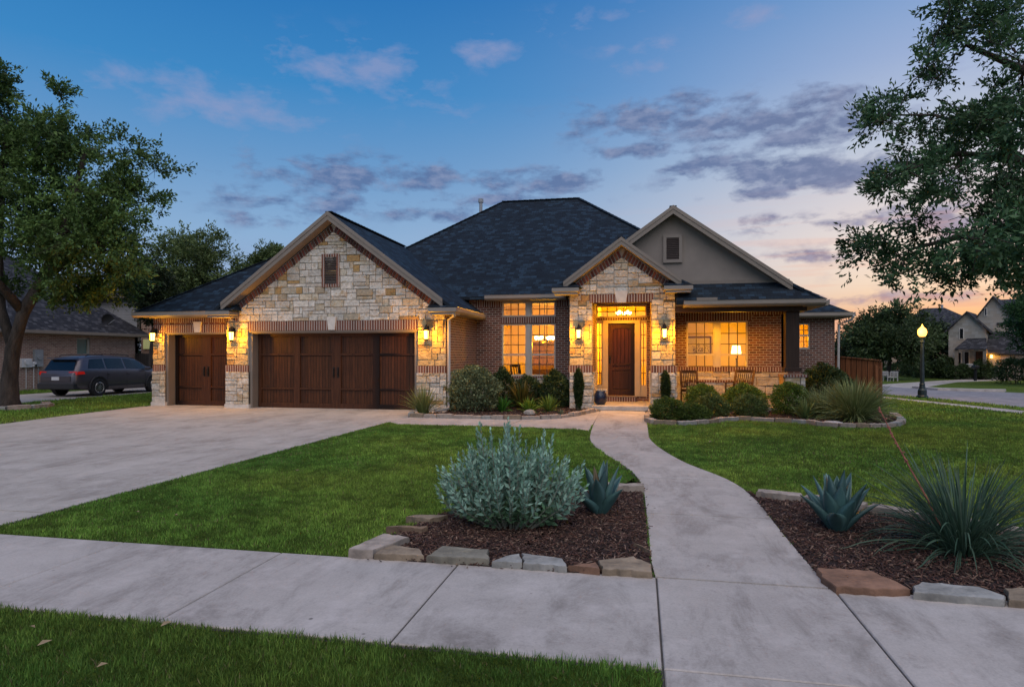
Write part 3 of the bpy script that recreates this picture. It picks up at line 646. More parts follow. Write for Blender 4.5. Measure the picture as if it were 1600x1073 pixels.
def rakeband(cx,az,sl,half,top,bot,Y,name,mat):
    mb=MB()
    for sg in (-1,1):
        a=(cx,Y,az-top);b=(cx+sg*half,Y,az-top-sl*half);c=(cx+sg*half,Y,az-bot-sl*half);d=(cx,Y,az-bot)
        # uv: bricks perpendicular to the rake
        k=int(half*math.hypot(1,sl)/.1); t=Vector((sg,0,-sl)).normalized()
        for i in range(k):
            s0=(i+.15)/k; s1=(i+.85)/k
            def q(s,top_): x=cx+sg*half*s; return (x,Y-.03,az-(top if top_ else bot)-sl*half*s)
            sh=(bot-top)*.36*sg   # lean so that joints run square to the rake
            p=[q(s0,1),q(s1,1),q(s1,0),q(s0,0)]; p[2]=(p[2][0]-sh,p[2][1],p[2][2]-sl*abs(sh)*-1); p[3]=(p[3][0]-sh,p[3][1],p[3][2]+sl*abs(sh))
            if (p[3][0]-cx)*sg<0 and (p[2][0]-cx)*sg<0: continue
            if sg>0: p=p[::-1]
            r=random.choice(BR); mb.prism(p,(0,.05,0),tuple(x*random.uniform(.9,1.3) for x in r))
    return mb.build(name,mat,house)
MT['vbrick']=vcolmat('cut_brick',.85,30,.4,.005)
rakeband(GC,GA,GS,3.4,.25,.52,YG,'rake_brick',MT['vbrick'])
# stone piers
def pierstone(x0,x1,Y,z0,z1,name,side=None,un=.085,dep=.03,wa=.22):
    mb=MB(); stones(mb,[(x0,z0),(x1,z0),(x1,z1),(x0,z1)],(0,Y,0),(1,0),(0,-1),unit=un,depth=dep,warm=wa,wm=(2,5))
    if side:
        for (xx,y0,y1,nx) in side: stones(mb,[(y0,z0),(y1,z0),(y1,z1),(y0,z1)],(xx,0,0),(0,1),(nx,0),unit=un,depth=dep,warm=.22,wm=(2,4))
    return mb.build(name,MT['stone'],house)
for (a,b,Y,top) in ((-12.24,-11.53,YG,2.6),(-6.18,-5.35,YG,2.6),(-15.05,-14.64,YS,2.3)):
    sd=[]
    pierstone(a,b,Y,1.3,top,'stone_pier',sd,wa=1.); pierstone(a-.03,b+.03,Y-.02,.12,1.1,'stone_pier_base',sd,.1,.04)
    mbb=MB(); mbb.box(a-.05,b+.05,Y-.07,Y+.3,0,.13); mbb.build('pier_footing',MT['caststone'],house)
    mbb=MB(); mbb.box(a-.0,b+.0,Y-.018,Y+.3,.1,1.12); mbb.build('pier_core',MT['mortar'],house)
for (a,b,s,nx,yy) in ((-2.04,-1.38,[(-1.38,YE+.05,YD-.05,1)],1,0),(.33,.99,[(.33,YE+.05,YD-.05,-1),(.99,YE+.05,YD-.05,1)],-1,0)):
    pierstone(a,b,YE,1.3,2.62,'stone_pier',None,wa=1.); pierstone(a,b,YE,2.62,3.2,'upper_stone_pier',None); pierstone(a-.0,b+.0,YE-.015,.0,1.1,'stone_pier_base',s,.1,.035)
# entry gable
EC,EA,ES=-.52,4.96,.745
mb=MB(); ep=[(-2.04,3.38),(.99,3.38),(.99,gline(EC,EA-.52,ES,.99)),(EC,EA-.52),(-2.04,gline(EC,EA-.52,ES,-2.04))]
ep[2]=(.99,max(3.4,ep[2][1])); ep[4]=(-2.04,max(3.4,ep[4][1]))
stones(mb,ep,(0,YE,0),(1,0),(0,-1),warm=.5,unit=.1); stones(mb,[(-2.04,3.2),(-1.45,3.2),(-1.45,3.38),(-2.04,3.38)],(0,YE,0),(1,0),(0,-1)); stones(mb,[(.4,3.2),(.99,3.2),(.99,3.38),(.4,3.38)],(0,YE,0),(1,0),(0,-1)); mb.build('entry_gable_stone',MT['stone'],house)
mb=MB(); mb.prism([(x,YE+.1,z) for x,z in [(-2.04,3.14),(.99,3.14),(.99,gline(EC,EA-.22,ES,.99)),(EC,EA-.22),(-2.04,gline(EC,EA-.22,ES,-2.04))]],(0,-.1,0))
mb.box(-2.04,-1.38,YE,YE+.2,0,3.14); mb.box(.33,.99,YE,YE+.2,0,3.14); mb.build('entry_gable_backing',MT['mortar'],house)
rakeband(EC,EA,ES,1.5,.25,.5,YE,'entry_rake_brick',MT['vbrick'])
# keystones
for (cx,Y,z0,z1,w0,w1) in ((-8.8,YG,2.34,2.72,.1,.14),(-13.45,YS,2.31,2.64,.1,.14),(-.53,YE,3.13,3.47,.13,.19)):
    mb=MB(); mb.prism([(cx-w0,Y-.03,z0),(cx+w0,Y-.03,z0),(cx+w1,Y-.03,z1),(cx-w1,Y-.03,z1)],(0,-.05,0)); mb.build('keystone',MT['caststone'],house)
# stone wainscot on recessed walls
mb=MB(); stones(mb,[(-5.15,0),(-2.06,0),(-2.06,.86),(-5.15,.86)],(0,YD-.02,0),(1,0),(0,-1),unit=.1)
stones(mb,[(YG+.05,0),(YD,0),(YD,1.08),(YG+.05,1.08)],(-5.33,0,0),(0,1),(1,0),unit=.1)
mb.build('wainscot_stone',MT['stone'],house)
mb=MB(); stones(mb,[(1.02,0.15),(4.4,0.15),(4.4,1.08),(1.02,1.08)],(0,YD-.02,0),(1,0),(0,-1),unit=.13,warm=.1); mb.build('porch_wainscot_stone',MT['stone'],house)
mb=MB(); mb.box(1.38,3.31,YD-.08,YD+.02,.76,.84); mb.box(-4.55,-2.62,YD-.08,YD+.02,.86,.92); build_each(mb,'window_sill_course',MT['soldier'],house)
# ---------- roofs
def slab(mb,poly,th=.1,mat0=0):
    mb.cm=mat0; v=[tuple(p) for p in poly]; n=len(v); nv=(Vector(v[1])-Vector(v[0])).cross(Vector(v[2])-Vector(v[1]))
    if nv.z<0: v=v[::-1]
    mb.prism([(p[0],p[1],p[2]-th) for p in v],(0,0,th))
def hip(mb,x0,x1,y0,y1,z,sl):
    hw=min(x1-x0,y1-y0)/2; h=z+sl*hw
    if (x1-x0)>=(y1-y0): ra=(x0+hw,(y0+y1)/2,h); rb=(x1-hw,(y0+y1)/2,h); fr=[(x0,y0,z),(x1,y0,z),rb,ra]; bk=[(x1,y1,z),(x0,y1,z),ra,rb]; lf=[(x0,y1,z),(x0,y0,z),ra]; rt=[(x1,y0,z),(x1,y1,z),rb]
    else: ra=((x0+x1)/2,y0+hw,h); rb=((x0+x1)/2,y1-hw,h); fr=[(x0,y0,z),(x1,y0,z),ra]; bk=[(x1,y1,z),(x0,y1,z),rb]; lf=[(x0,y1,z),(x0,y0,z),ra,rb]; rt=[(x1,y0,z),(x1,y1,z),rb,ra]
    for p in (fr,bk,lf,rt): slab(mb,p)
    return ra,rb
mb=MB(); hip(mb,-11.67,3.55,20.3,32.3,3.52,.753)
main_roof=mb.build('roof',MT['shingle'],house)
# hip and ridge caps
def cap(a,b): 
    mbc=MB()
    a=Vector(a);b=Vector(b); n=max(2,int((b-a).length/.22))
    for i in range(n):
        p=a+(b-a)*i/n; q=a+(b-a)*(i+1.15)/n; q=Vector(q); mbc.bar((p.x,p.y,p.z+.018),(q.x,q.y,q.z+.004),.2,.022)
    mbc.build('ridge_cap',MT['shingle'],main_roof)
RZ=3.52+.753*6
for a,b in (((-5.67,26.3,RZ),(-2.45,26.3,RZ)),((-11.67,20.3,3.52),(-5.67,26.3,RZ)),((3.55,20.3,3.52),(-2.45,26.3,RZ)),((GC,16.95,GA),(GC,22.9,GA)),((-15.4,17.2,2.93),(-11.6,21.0,5.59)),((EC,18.55,EA-.01),(EC,22.2,EA-.01)),((.94,19.0,5.885),(.94,24.5,5.885)),((4.88,18.5,3.1),(4.1,19.3,3.66))): cap(a,b)
mb=MB(); mb.tube([(-6.6,26.3,7.4),(-6.6,26.3,RZ+.05)],.07,10); mb.tube([(-6.6,26.3,RZ+.02),(-6.6,26.3,RZ+.17)],.11,10); mb.build('vent_pipe',MT['grey'],main_roof)
mb=MB()
for sg,ex in ((-1,-12.48),(1,-5.02)): slab(mb,[(GC,16.9,GA),(ex,16.9,gline(GC,GA,GS,ex)),(ex,24.5,gline(GC,GA,GS,ex)),(GC,24.5,GA)][::sg])
mb.build('garage_gable_roof',MT['shingle'],house)
mb=MB(); 
slab(mb,[(-15.4,17.2,2.93),(-12.2,17.2,2.93),(-8.75,20.95,5.56),(-11.65,20.95,5.56)]); slab(mb,[(-15.4,17.2,2.93),(-11.65,20.95,5.56),(-11.65,30.5,5.56),(-15.4,34.3,2.93)]); slab(mb,[(-11.65,20.95,5.56),(-8.8,20.95,5.56),(-8.8,30.5,5.56),(-11.65,30.5,5.56)]); slab(mb,[(-15.4,34.3,2.93),(-11.65,30.5,5.56),(-5,30.5,5.56),(-3,34.3,2.93)])
mb.build('garage_hip_roof',MT['shingle'],house)
mb=MB()
for sg,ex in ((-1,-2.38),(1,1.34)): slab(mb,[(EC,18.5,EA),(ex,18.5,gline(EC,EA,ES,ex)),(ex,22.6,gline(EC,EA,ES,ex)),(EC,22.6,EA)])
mb.build('entry_gable_roof',MT['shingle'],house)
mb=MB(); BA,BS,BC=5.9,.71,.94
slab(mb,[(BC,18.95,BA),(4.15,18.95,gline(BC,BA,BS,4.15)),(4.88,18.5,gline(BC,BA,BS,4.88)),(4.88,25,gline(BC,BA,BS,4.88)),(BC,25,BA)])
slab(mb,[(BC,18.95,BA),(-1.6,18.95,gline(BC,BA,BS,-1.6)),(-1.6,25,gline(BC,BA,BS,-1.6)),(BC,25,BA)])
slab(mb,[(BC,25,BA),(4.88,25,gline(BC,BA,BS,4.88)),(4.88,28,gline(BC,BA,BS,4.88)),(BC-1,28,BA-.3)])
mb.build('porch_gable_roof',MT['shingle'],house)
mb=MB(); slab(mb,[(1.0,18.5,3.12),(4.86,18.5,3.12),(4.06,19.36,3.73),(1.0,19.36,3.73)]); mb.build('porch_skirt_roof',MT['shingle'],house)
mb=MB(); hip(mb,1.05,6.92,23.1,34.4,3.03,.6); mb.build('rear_roof',MT['shingle'],house)
# stucco gable
mb=MB(); mb.prism([(-1.2,19.3,3.4),(4.3,19.3,3.4),(4.3,19.3,gline(BC,BA-.12,BS,4.3)),(BC,19.3,BA-.12),(-1.2,19.3,gline(BC,BA-.12,BS,-1.2))],(0,.15,0)); mb.build('stucco_gable',MT['stucco'],house)
mb=MB(); mb.box(1.2,4.15,19.27,19.3,3.66,3.76); mb.build('gable_base_board',MT['trim'],house)
# rakes: fascia boards
def rakes(cx,az,sl,h0,h1,Y,name,dep=.2,th=.05,l0=0):
    mb=MB()
    for sg,hh in ((-1,h0),(1,h1)):
        for (dz0,dz1,yy,tt) in ((.015,-dep*.42,Y-.03,.03),(-dep*.42,-dep,Y-.012,.05)):
            p=[(cx,yy,az+dz0),(cx+sg*hh,yy,az-sl*hh+dz0),(cx+sg*hh,yy,az-sl*hh+dz1),(cx,yy,az+dz1)]
            if sg>0: p=p[::-1]
            mb.prism(p,(0,tt,0))
    build_each(mb,name,MT['trim'],house)
rakes(GC,GA,GS,3.42,3.42,16.9,'rake_board',.23); rakes(EC,EA,ES,1.66,1.66,18.5,'entry_rake_board',.21); rakes(BC,BA,BS,2.6,3.22,18.95,'porch_rake_board',.23)
# rake soffits
mb=MB()
for cx,az,sl,hh,y0,y1 in ((GC,GA,GS,3.6,16.93,YG),(EC,EA,ES,1.8,18.53,YE),(BC,BA,BS,3.2,18.98,19.3)):
    for sg in (-1,1):
        p=[(cx,y0,az-.2),(cx+sg*hh,y0,az-.2-sl*hh),(cx+sg*hh,y1,az-.2-sl*hh),(cx,y1,az-.2)]; mb.prism(p,(0,0,.03))
build_each(mb,'rake_soffit',MT['soffit'],house)
# eaves: fascia gutter + soffit
gut=MB(); sof=MB()
def eave(a,b,z,inn,g=True):
    """a->b eave edge (outside right of travel), z roof edge, inn overhang depth"""
    d=Vector((b[0]-a[0],b[1]-a[1],0)).normalized(); o=Vector((d.y,-d.x,0))
    pr=[(0,-.16),(.07,-.16),(.115,-.11),(.115,-.02),(.125,-.0),(.105,-.0),(.09,-.03),(0,-.03)]
    A=Vector((a[0],a[1],z));B=Vector((b[0],b[1],z)); n=len(pr)
    v=[A+o*p+Vector((0,0,q)) for p,q in pr]+[B+o*p+Vector((0,0,q)) for p,q in pr]
    gut.add(v,[tuple(range(n)),tuple(range(n,2*n))[::-1]]+[(i,n+i,n+(i+1)%n,(i+1)%n) for i in range(n)])
    P=[A+Vector((0,0,-.17)),B+Vector((0,0,-.17)),B-o*inn+Vector((0,0,-.17)),A-o*inn+Vector((0,0,-.17))]; sof.prism([tuple(p) for p in P],(0,0,.025))
eave((-15.4,17.2),(-12.48,17.2),2.93,.42); eave((-15.4,34.3),(-15.4,17.2),2.93,.4)
eave((-5.02,16.9),(-5.02,20.32),2.93,.35)
eave((-4.95,20.3),(-2.3,20.3),3.55,.42); eave((1.2,18.5),(4.88,18.5),3.12,.6); eave((4.88,18.5),(4.88,23.2),3.1,.5); eave((4.5,23.1),(6.92,23.1),3.04,.42); eave((6.92,23.1),(6.92,34.4),3.04,.42)
# returns
ret=MB()
for (x0,x1,Y0,Y1,z) in ((-12.62,-11.82,16.78,17.3,2.93),(-5.72,-4.9,16.78,17.3,2.93),(-2.5,-1.72,18.38,18.9,3.57),(.66,1.45,18.38,18.9,3.57)):
    ret.box(x0,x1,Y0,Y1,z-.15,z-.02,bev=.02); ret.box(x0+.05,x1-.05,Y0+.05,Y1,z-.21,z-.15)
build_each(ret,'eave_return',MT['gutter'],house)
ret=MB()
for (x0,x1,Y0,Y1,z,hx) in ((-12.62,-11.72,16.78,17.28,2.92,-12.24),(-5.8,-4.9,16.78,17.28,2.92,-5.35),(-2.5,-1.66,18.38,18.88,3.56,-2.04),(.6,1.45,18.38,18.88,3.56,.99)):
    ret.add([(x0,Y0,z),(x1,Y0,z),(x1,Y1,z),(x0,Y1,z),(x0+(.25 if hx<x0+.5 else .12),Y1,z+.2),(x1-(.25 if hx>x1-.5 else .12),Y1,z+.2)],[(0,1,5,4),(0,4,3),(1,2,5),(3,4,5,2),(0,3,2,1)])
build_each(ret,'return_roof',MT['shingle'],house)
build_each(gut,'gutter',MT['gutter'],house); build_each(sof,'soffit',MT['soffit'],house)
mb=MB(); mb.box(-2.6,-2.25,20.2,20.32,3.54,3.66); mb.box(1.55,2.1,18.42,18.5,3.1,3.2); build_each(mb,'splash_guard',MT['trim'],house)
# downspouts
mb=MB(); mb.tube([(-5.0,16.86,2.78),(-5.0,16.95,2.7),(-5.24,17.22,2.6),(-5.24,17.22,.3),(-5.24,17.15,.12),(-5.5,16.75,.08)],.045,8); mb.build('downspout',MT['spout'],house)
mb=MB(); mb.tube([(6.95,23.0,2.92),(6.9,23.1,2.78),(6.6,23.4,2.65),(6.58,23.42,.2)],.04,8); mb.build('downspout',MT['spout'],house)
# porch: slab, ceiling, beam, post, pedestal
mb=MB(); mb.box(-1.38,.33,18.5,YD,0.02,.15,bev=.012); mb.box(.99,4.45,YE,YD,0,.148,bev=.012); build_each(mb,'porch_floor',MT['drive'],house)
mb=MB(); mb.box(1.0,4.6,18.75,YD,3.0,3.03); mb.box(-1.39,.34,YE+.3,YD,3.38,3.41); build_each(mb,'porch_ceiling',MT['soffit'],house)
mb=MB(); mb.box(1.0,4.5,18.78,19.0,2.82,3.0); mb.box(4.25,4.5,19.0,YD,2.82,3.0); mb.build('porch_beam',MT['postw'],house)
mb=MB(); xa=PX(1228,18.9); xb=PX(1249,18.9); mb.box(xa,xb,18.9,19.2,1.16,2.83,bev=.012); mb.box(xa-.05,xb+.05,18.85,19.25,1.15,1.26,bev=.01); mb.build('porch_post',MT['postw'],house)
mb=MB(); xa=PX(1227,18.75);xb=PX(1258,18.75); mb.box(xa,xb,18.75,19.35,0,1.0); mb.build('pedestal_core',MT['mortar'],house)
mb=MB(); stones(mb,[(xa,0),(xb,0),(xb,1.0),(xa,1.0)],(0,18.75,0),(1,0),(0,-1),unit=.13); stones(mb,[(18.75,0),(19.35,0),(19.35,1.0),(18.75,1.0)],(xa,0,0),(0,1),(-1,0),unit=.13); mb.build('porch_pedestal',MT['stone'],house)
mb=MB(); mb.box(xa-.06,xb+.06,18.69,19.41,1.0,1.07); mb.build('pedestal_cap',MT['soldier'],house)
# ---------- garage doors
def garage(x0,x1,Y,z1,ncol,name):
    d=MB(); d.box(x0,x1,Y,Y+.05,.02,z1); door=d.build(name,MT['gwood'],house)
    w=.1; r=MB(); fr=MB(); cw=(x1-x0)/ncol
    for i in range(ncol+1):
        c=x0+i*cw; ww=w*1.5 if (i==ncol//2) else w; a=max(x0,c-ww); b=min(x1,c+ww); r.box(a,b,Y-.045,Y-.001,.02,z1,bev=.006)
    zz=[.02,z1*.27,z1*.72,z1-.16]
    for i in range(ncol):
        a=x0+i*cw+(w if i!=ncol//2 else w*1.5); b=x0+(i+1)*cw-(w if i+1!=ncol//2 else w*1.5)
        for z,h in ((.02,.14),(z1*.25,.05),(z1*.7,.06),(z1-.12,.12)): r.box(a,b,Y-.042,Y-.001,z,z+h,bev=.006)
    r.build('door_rail',MT['gwood2'],door)
    for sx in (-1,1):
        h=MB(); cx=(x0+x1)/2+sx*.07; h.tube([(cx,Y-.045,z1*.42),(cx,Y-.085,z1*.44),(cx,Y-.09,z1*.48),(cx,Y-.085,z1*.52),(cx,Y-.035,z1*.54)],.013,8); h.box(cx-.025,cx+.025,Y-.056,Y-.044,z1*.41,z1*.55,bev=.004); h.build('door_handle',MT['black'],door)
garage(-11.4,-6.3,17.66,2.28,4,'garage_door'); garage(-14.52,-12.3,17.96,2.28,2,'garage_door')
mb=MB()
for (a,b,Y,yb) in ((-11.51,-6.2,YG+.005,17.7),(-14.64,-12.26,YS+.0,18.0)):
    mb.box(a,a+.09,Y+.03,yb,0,2.33); mb.box(b-.09,b,Y+.03,yb,0,2.33); mb.box(a+.09,b-.09,Y+.03,yb,2.25,2.33)
    mb.box(a-.0,b+.0,Y-.02,Y+.03,2.28,2.345)
mb.build('garage_door_frame',MT['trim'],house)
mb=MB(); mb.box(-15,-5.5,18.05,18.1,0,2.9); mb.build('garage_inner_wall',MT['dark'],house)
# gable vents
def vent(cx,Y,z0,z1,w,brickf,name='gable_vent'):
    mb=MB(); t=.09
    for b_ in ((cx-w-t,cx-w,z0,z1),(cx+w,cx+w+t,z0,z1),(cx-w-t,cx+w+t,z0-t,z0),(cx-w-t,cx+w+t,z1,z1+t)):
        mb.box(b_[0],b_[1],Y-.075,Y+.02,b_[2],b_[3])
    o=mb.build(name,MT['soldier'] if brickf else MT['stucco'],house)
    s=MB(); n=12
    s.box(cx-w,cx+w,Y-.035,Y-.02,z0,z1)
    for i in range(n): z=z0+(i+.5)*(z1-z0)/n; s.prism([(cx-w,Y-.066,z-.03),(cx+w,Y-.066,z-.03),(cx+w,Y-.037,z+.022),(cx-w,Y-.037,z+.022)],(0,-.004,.008))
    s.build('louver',MT['louver'],o)
vent(PX(518,YG),YG,PZ(517,444,YG),PZ(517,402,YG),.185,True); vent(PX(1051,19.3),19.3,PZ(1051,406,19.3),PZ(1051,372,19.3),.18,False)
# ---------- windows
def window(x0,x1,z0,z1,Y,cols,rows,name='window',rail=None,fm=None,fw=.05):
    fm=fm or MT['winframe']; f=MB()
    for b_ in ((x0,x0+fw,z0,z1),(x1-fw,x1,z0,z1),(x0+fw,x1-fw,z0,z0+fw),(x0+fw,x1-fw,z1-fw,z1)): f.box(b_[0],b_[1],Y,Y+.1,b_[2],b_[3])
    if rail: f.box(x0+fw,x1-fw,Y+.005,Y+.09,rail-.03,rail+.03)
    o=f.build(name,fm,house); 
    p=MB(); p.box(x0+fw,x1-fw,Y+.055,Y+.06,z0+fw,z1-fw); p.build('pane',MT['glass'],o)
    g_=MB()
    for i in range(1,cols): x=x0+fw+(x1-x0-2*fw)*i/cols; g_.box(x-.013,x+.013,Y+.035,Y+.05,z0+fw,z1-fw)
    hs=[]
    if rail:
        for j in range(1,rows[1]): hs.append(rail+(z1-fw-rail)*j/rows[1])
        for j in range(1,rows[0]): hs.append(z0+fw+(rail-z0-fw)*j/rows[0])
    else:
        for j in range(1,rows): hs.append(z0+(z1-z0)*j/rows)
    for z in hs: g_.box(x0+fw,x1-fw,Y+.033,Y+.048,z-.013,z+.013)
    g_.build('muntin',MT['muntin'],o); return o
mx=(-4.48-2.69)/2
for a,b in ((-4.48,mx-.06),(mx+.06,-2.69)):
    window(a,b,2.87,3.36,YD+.04,3,2); window(a,b,.92,2.64,YD+.04,3,0,rail=1.62) if False else window(a,b,.92,2.64,YD+.04,3,(2,3),rail=1.62)
mb=MB(); mb.box(mx-.059,mx+.059,YD+.02,YD+.13,.92,2.64); mb.box(mx-.059,mx+.059,YD+.02,YD+.13,2.87,3.36); mb.build('window_mullion',MT['winframe'],house)
mx=(1.43+3.26)/2
for a,b in ((1.43,mx-.06),(mx+.06,3.26)): window(a,b,.84,2.66,YD+.04,3,(2,3),rail=1.62)
mb=MB(); mb.box(mx-.059,mx+.059,YD+.02,YD+.13,.84,2.66); mb.build('window_mullion',MT['winframe'],house)
window(WW[0],WW[1],PZ(1256,545,YW),PZ(1256,505,YW),YW+.04,2,(2,2),rail=PZ(1256,524,YW))
# front door set
window(-1.38,.22,2.8,3.2,YD+.03,5,2,'transom_window',fm=MT['doorframe'])
for a,b in ((-1.38,-1.17),(.01,.22)): window(a,b,.62,2.66,YD+.05,2,5,'sidelight',fm=MT['doorframe'],fw=.035)
mb=MB(); mb.box(-1.17,-1.0,YD-.02,YD+.14,.3,2.72); mb.box(-.16,.01,YD-.02,YD+.14,.3,2.72); mb.box(-1.0,-.16,YD-.02,YD+.14,2.62,2.72); mb.box(-1.38,-1.17,YD+.02,YD+.14,.3,.62); mb.box(.01,.22,YD+.02,YD+.14,.3,.62); mb.box(-1.38,-1.17,YD+.02,YD+.14,2.66,2.72); mb.box(.01,.22,YD+.02,YD+.14,2.66,2.72); mb.build('door_frame',MT['doorframe'],house)
mb=MB(); mb.box(-1.0,-.16,YD+.05,YD+.1,.32,2.62); fd=mb.build('front_door',MT['dwood'],house)
mb=MB()
for b_ in ((-1.0,-.87,.32,2.62),(-.29,-.16,.32,2.62),(-.87,-.29,.32,.5),(-.87,-.29,1.12,1.2),(-.87,-.29,1.28,1.34)): mb.box(b_[0],b_[1],YD+.03,YD+.049,b_[2],b_[3],bev=.006)
arc=[(-.87,YD+.03,2.62),(-.87,YD+.03,2.38)]+[(-.58+.29*math.cos(a),YD+.03,2.38+.09*math.sin(a)) for a in np.linspace(math.pi,0,10)]+[(-.29,YD+.03,2.62)]
mb.prism(arc,(0,.019,0)); mb.box(-.84,-.32,YD+.038,YD+.049,.53,1.09,bev=.01); mb.build('door_panel',MT['gwood2'],fd)
mb=MB(); mb.box(-.97,-.92,YD+.02,YD+.03,1.35,1.6,bev=.004); mb.tube([(-.945,YD+.02,1.4),(-.945,YD-.03,1.42),(-.945,YD-.03,1.52),(-.945,YD+.02,1.54)],.012,8); mb.build('door_handle',MT['black'],fd)
mb=MB(); mb.box(-1.05,-.1,YD-.3,YD-.02,.15,.29); mb.build('door_step',MT['soldier'],house)
mb=MB(); mb.box(-1.05,-.1,YD-.31,YD+.03,.29,.315); mb.build('door_threshold',MT['trim'],house)
# ---------- rooms behind the windows
def room(x0,x1,y0,y1,z0,z1):
    mb=MB(); t=.05
    mb.box(x0,x1,y1,y1+t,z0,z1); mb.box(x0-t,x0,y0,y1,z0,z1); mb.box(x1,x1+t,y0,y1,z0,z1); mb.build('interior_wall',MT['wallin'],house)
    mb=MB(); mb.box(x0,x1,y0,y1,z1,z1+t); mb.build('interior_ceiling',MT['ceilin'],house)
    mb=MB(); mb.box(x0,x1,y0,y1,z0-t,z0); mb.build('interior_floor',MT['floorin'],house)
room(-5.1,-1.5,YD+.21,24.6,.15,3.5); room(-1.4,.9,YD+.21,25,.15,3.5); room(1.0,4.3,YD+.21,24.3,.15,3.25); room(4.6,6.25,YW+.21,26.2,.15,2.95)
def plight(name,loc,e,c,r=.05,sh=None):
    l=bpy.data.lights.new(name,'POINT'); l.energy=e; l.color=c; l.shadow_soft_size=r; o=bpy.data.objects.new(name,l); o.location=loc; COL.objects.link(o); return o
WARM=(1,.385,.004); WARM2=(1,.40,.0)
def chandelier(x,y,z,label,n=6,r=.28,drop=.5,e=60):
    t=thing('chandelier',label,'chandelier',(x,y,z)); a=MB(); a.tube([(x,y,z+drop),(x,y,z)],.012,6); a.lathe(x,y,[(.01,z-.1),(.05,z-.05),(.02,z),(.03,z+.08),(.01,z+.12)],10)
    for k in range(n):
        q=6.283*k/n+.3; pts=[(x+math.cos(q)*rr,y+math.sin(q)*rr,z+zz) for rr,zz in ((0,-.02),(r*.4,-.1),(r*.8,-.08),(r,.0))]; a.tube(pts,.009,5)
    a.build('arm_frame',MT['black'],t)
    for k in range(n):
        q=6.283*k/n+.3; s=MB(); s.lathe(x+math.cos(q)*r,y+math.sin(q)*r,[(.02,z),(.05,z+.03),(.06,z+.1),(.045,z+.12)],8); s.build('lamp_shade',MT['bulb'],t)
    o=plight('chandelier_light',(x,y,z-.22),e,WARM,.12); o.parent=t; o.matrix_parent_inverse=Matrix.Translation(-Vector((x,y,z)))
chandelier(-3.3,22.4,2.15,'brass chandelier glowing inside the dining room window',6,.3,1.3,185)
chandelier(-.55,22.3,3.0,'small chandelier seen through the transom above the front door',5,.22,.45,230)
# dining furniture
def chair(x,y,rot,label,name='dining_chair',mat='furn',sw=.46,sh=.45,bh=1.0,slats=3,group=None,arms=False,cat='chair',z=.15,cush=False,lean=.06):
    t=thing(name,label,cat,(0,0,0),group); M_=MT[mat]; w=sw/2
    def P(mb,nm,m=M_): o=mb.build(nm,m,t); return o
    for sx in (-1,1):
        m=MB(); m.bar((sx*(w-.02),-w+.02,0),(sx*(w-.02),-w+.02,sh if not arms else sh+.22),.04,.04,(0,1,0)); P(m,'leg')
        m=MB(); m.bar((sx*(w-.02),w-.02,0),(sx*(w-.02),w-.02,sh),.04,.04,(0,1,0)); m.bar((sx*(w-.02),w-.02,sh),(sx*(w-.02),w-.02+lean*2,bh),.04,.035,(0,1,0)); P(m,'leg')
        if arms: m=MB(); m.bar((sx*(w-.02),-w,sh+.23),(sx*(w-.02),w+.02,sh+.23),.06,.03); P(m,'armrest')
    m=MB()
    if slats:
        for i in range(7): yy=-w+.03+i*(2*w-.06)/6; m.box(-w,w,yy-.028,yy+.028,sh,sh+.02)
    P(m,'seat')
    m=MB(); m.box(-w+.02,w-.02,-w+.0,-w+.03,sh-.07,sh-.001); m.box(-w+.02,w-.02,w-.03,w,sh-.07,sh-.001); P(m,'seat_frame')
    m=MB(); 
    for i in range(9 if arms else 4):
        n_=9 if arms else 4; xx=-w+.06+i*(2*w-.12)/(n_-1); m.bar((xx,w-.015,sh+.05),(xx,w-.01+lean*1.9,bh-.05),.022 if arms else .03,.015,(0,1,0))
    m.bar((-w+.02,w+lean*2-.02,bh-.03),(w-.02,w+lean*2-.02,bh-.03),.03,.09); m.bar((-w+.02,w-.02+.01,sh+.08),(w-.02,w-.01,sh+.08),.025,.05); P(m,'backrest')
    if cush: m=MB(); m.box(-w+.02,w-.02,-w+.02,w-.03,sh+.021,sh+.09,bev=.03); P(m,'cushion',MT['cushion'])
    t.location=(x,y,z); t.rotation_euler=(0,0,rot); return t
chair(-4.05,21.9,2.6,'high backed dining chair silhouetted in the lower left dining window',bh=1.12)
tb=thing('dining_table','dark wood dining table behind the lower dining window','table',(-3.5,22.4,.15))
m=MB(); m.box(-4.1,-2.8,21.95,22.9,.86,.91,bev=.01); m.build('table_top',MT['furn'],tb)
for sx in (-4.0,-2.9):
    for sy in (22.05,22.8): m=MB(); m.box(sx-.04,sx+.04,sy-.04,sy+.04,.15,.86); m.build('leg',MT['furn'],tb)
CABX=-.72
sb=thing('china_cabinet','tall wooden cabinet against the back wall of the dining room','cabinet',(-3.6,24.4,.15))
m=MB(); m.box(-4.22,-2.97,24.1,24.58,.15,1.05,bev=.01); m.build('cabinet_base',MT['furn'],sb); m=MB(); m.box(-4.1,-3.1,24.25,24.58,1.051,2.1,bev=.01); m.build('cabinet_hutch',MT['teak'],sb)
m=MB(); 
for i in range(4): m.box(-4.06,-3.14,24.2,24.24,1.25+i*.25,1.28+i*.25)
m.build('cabinet_shelf',MT['furn'],sb)
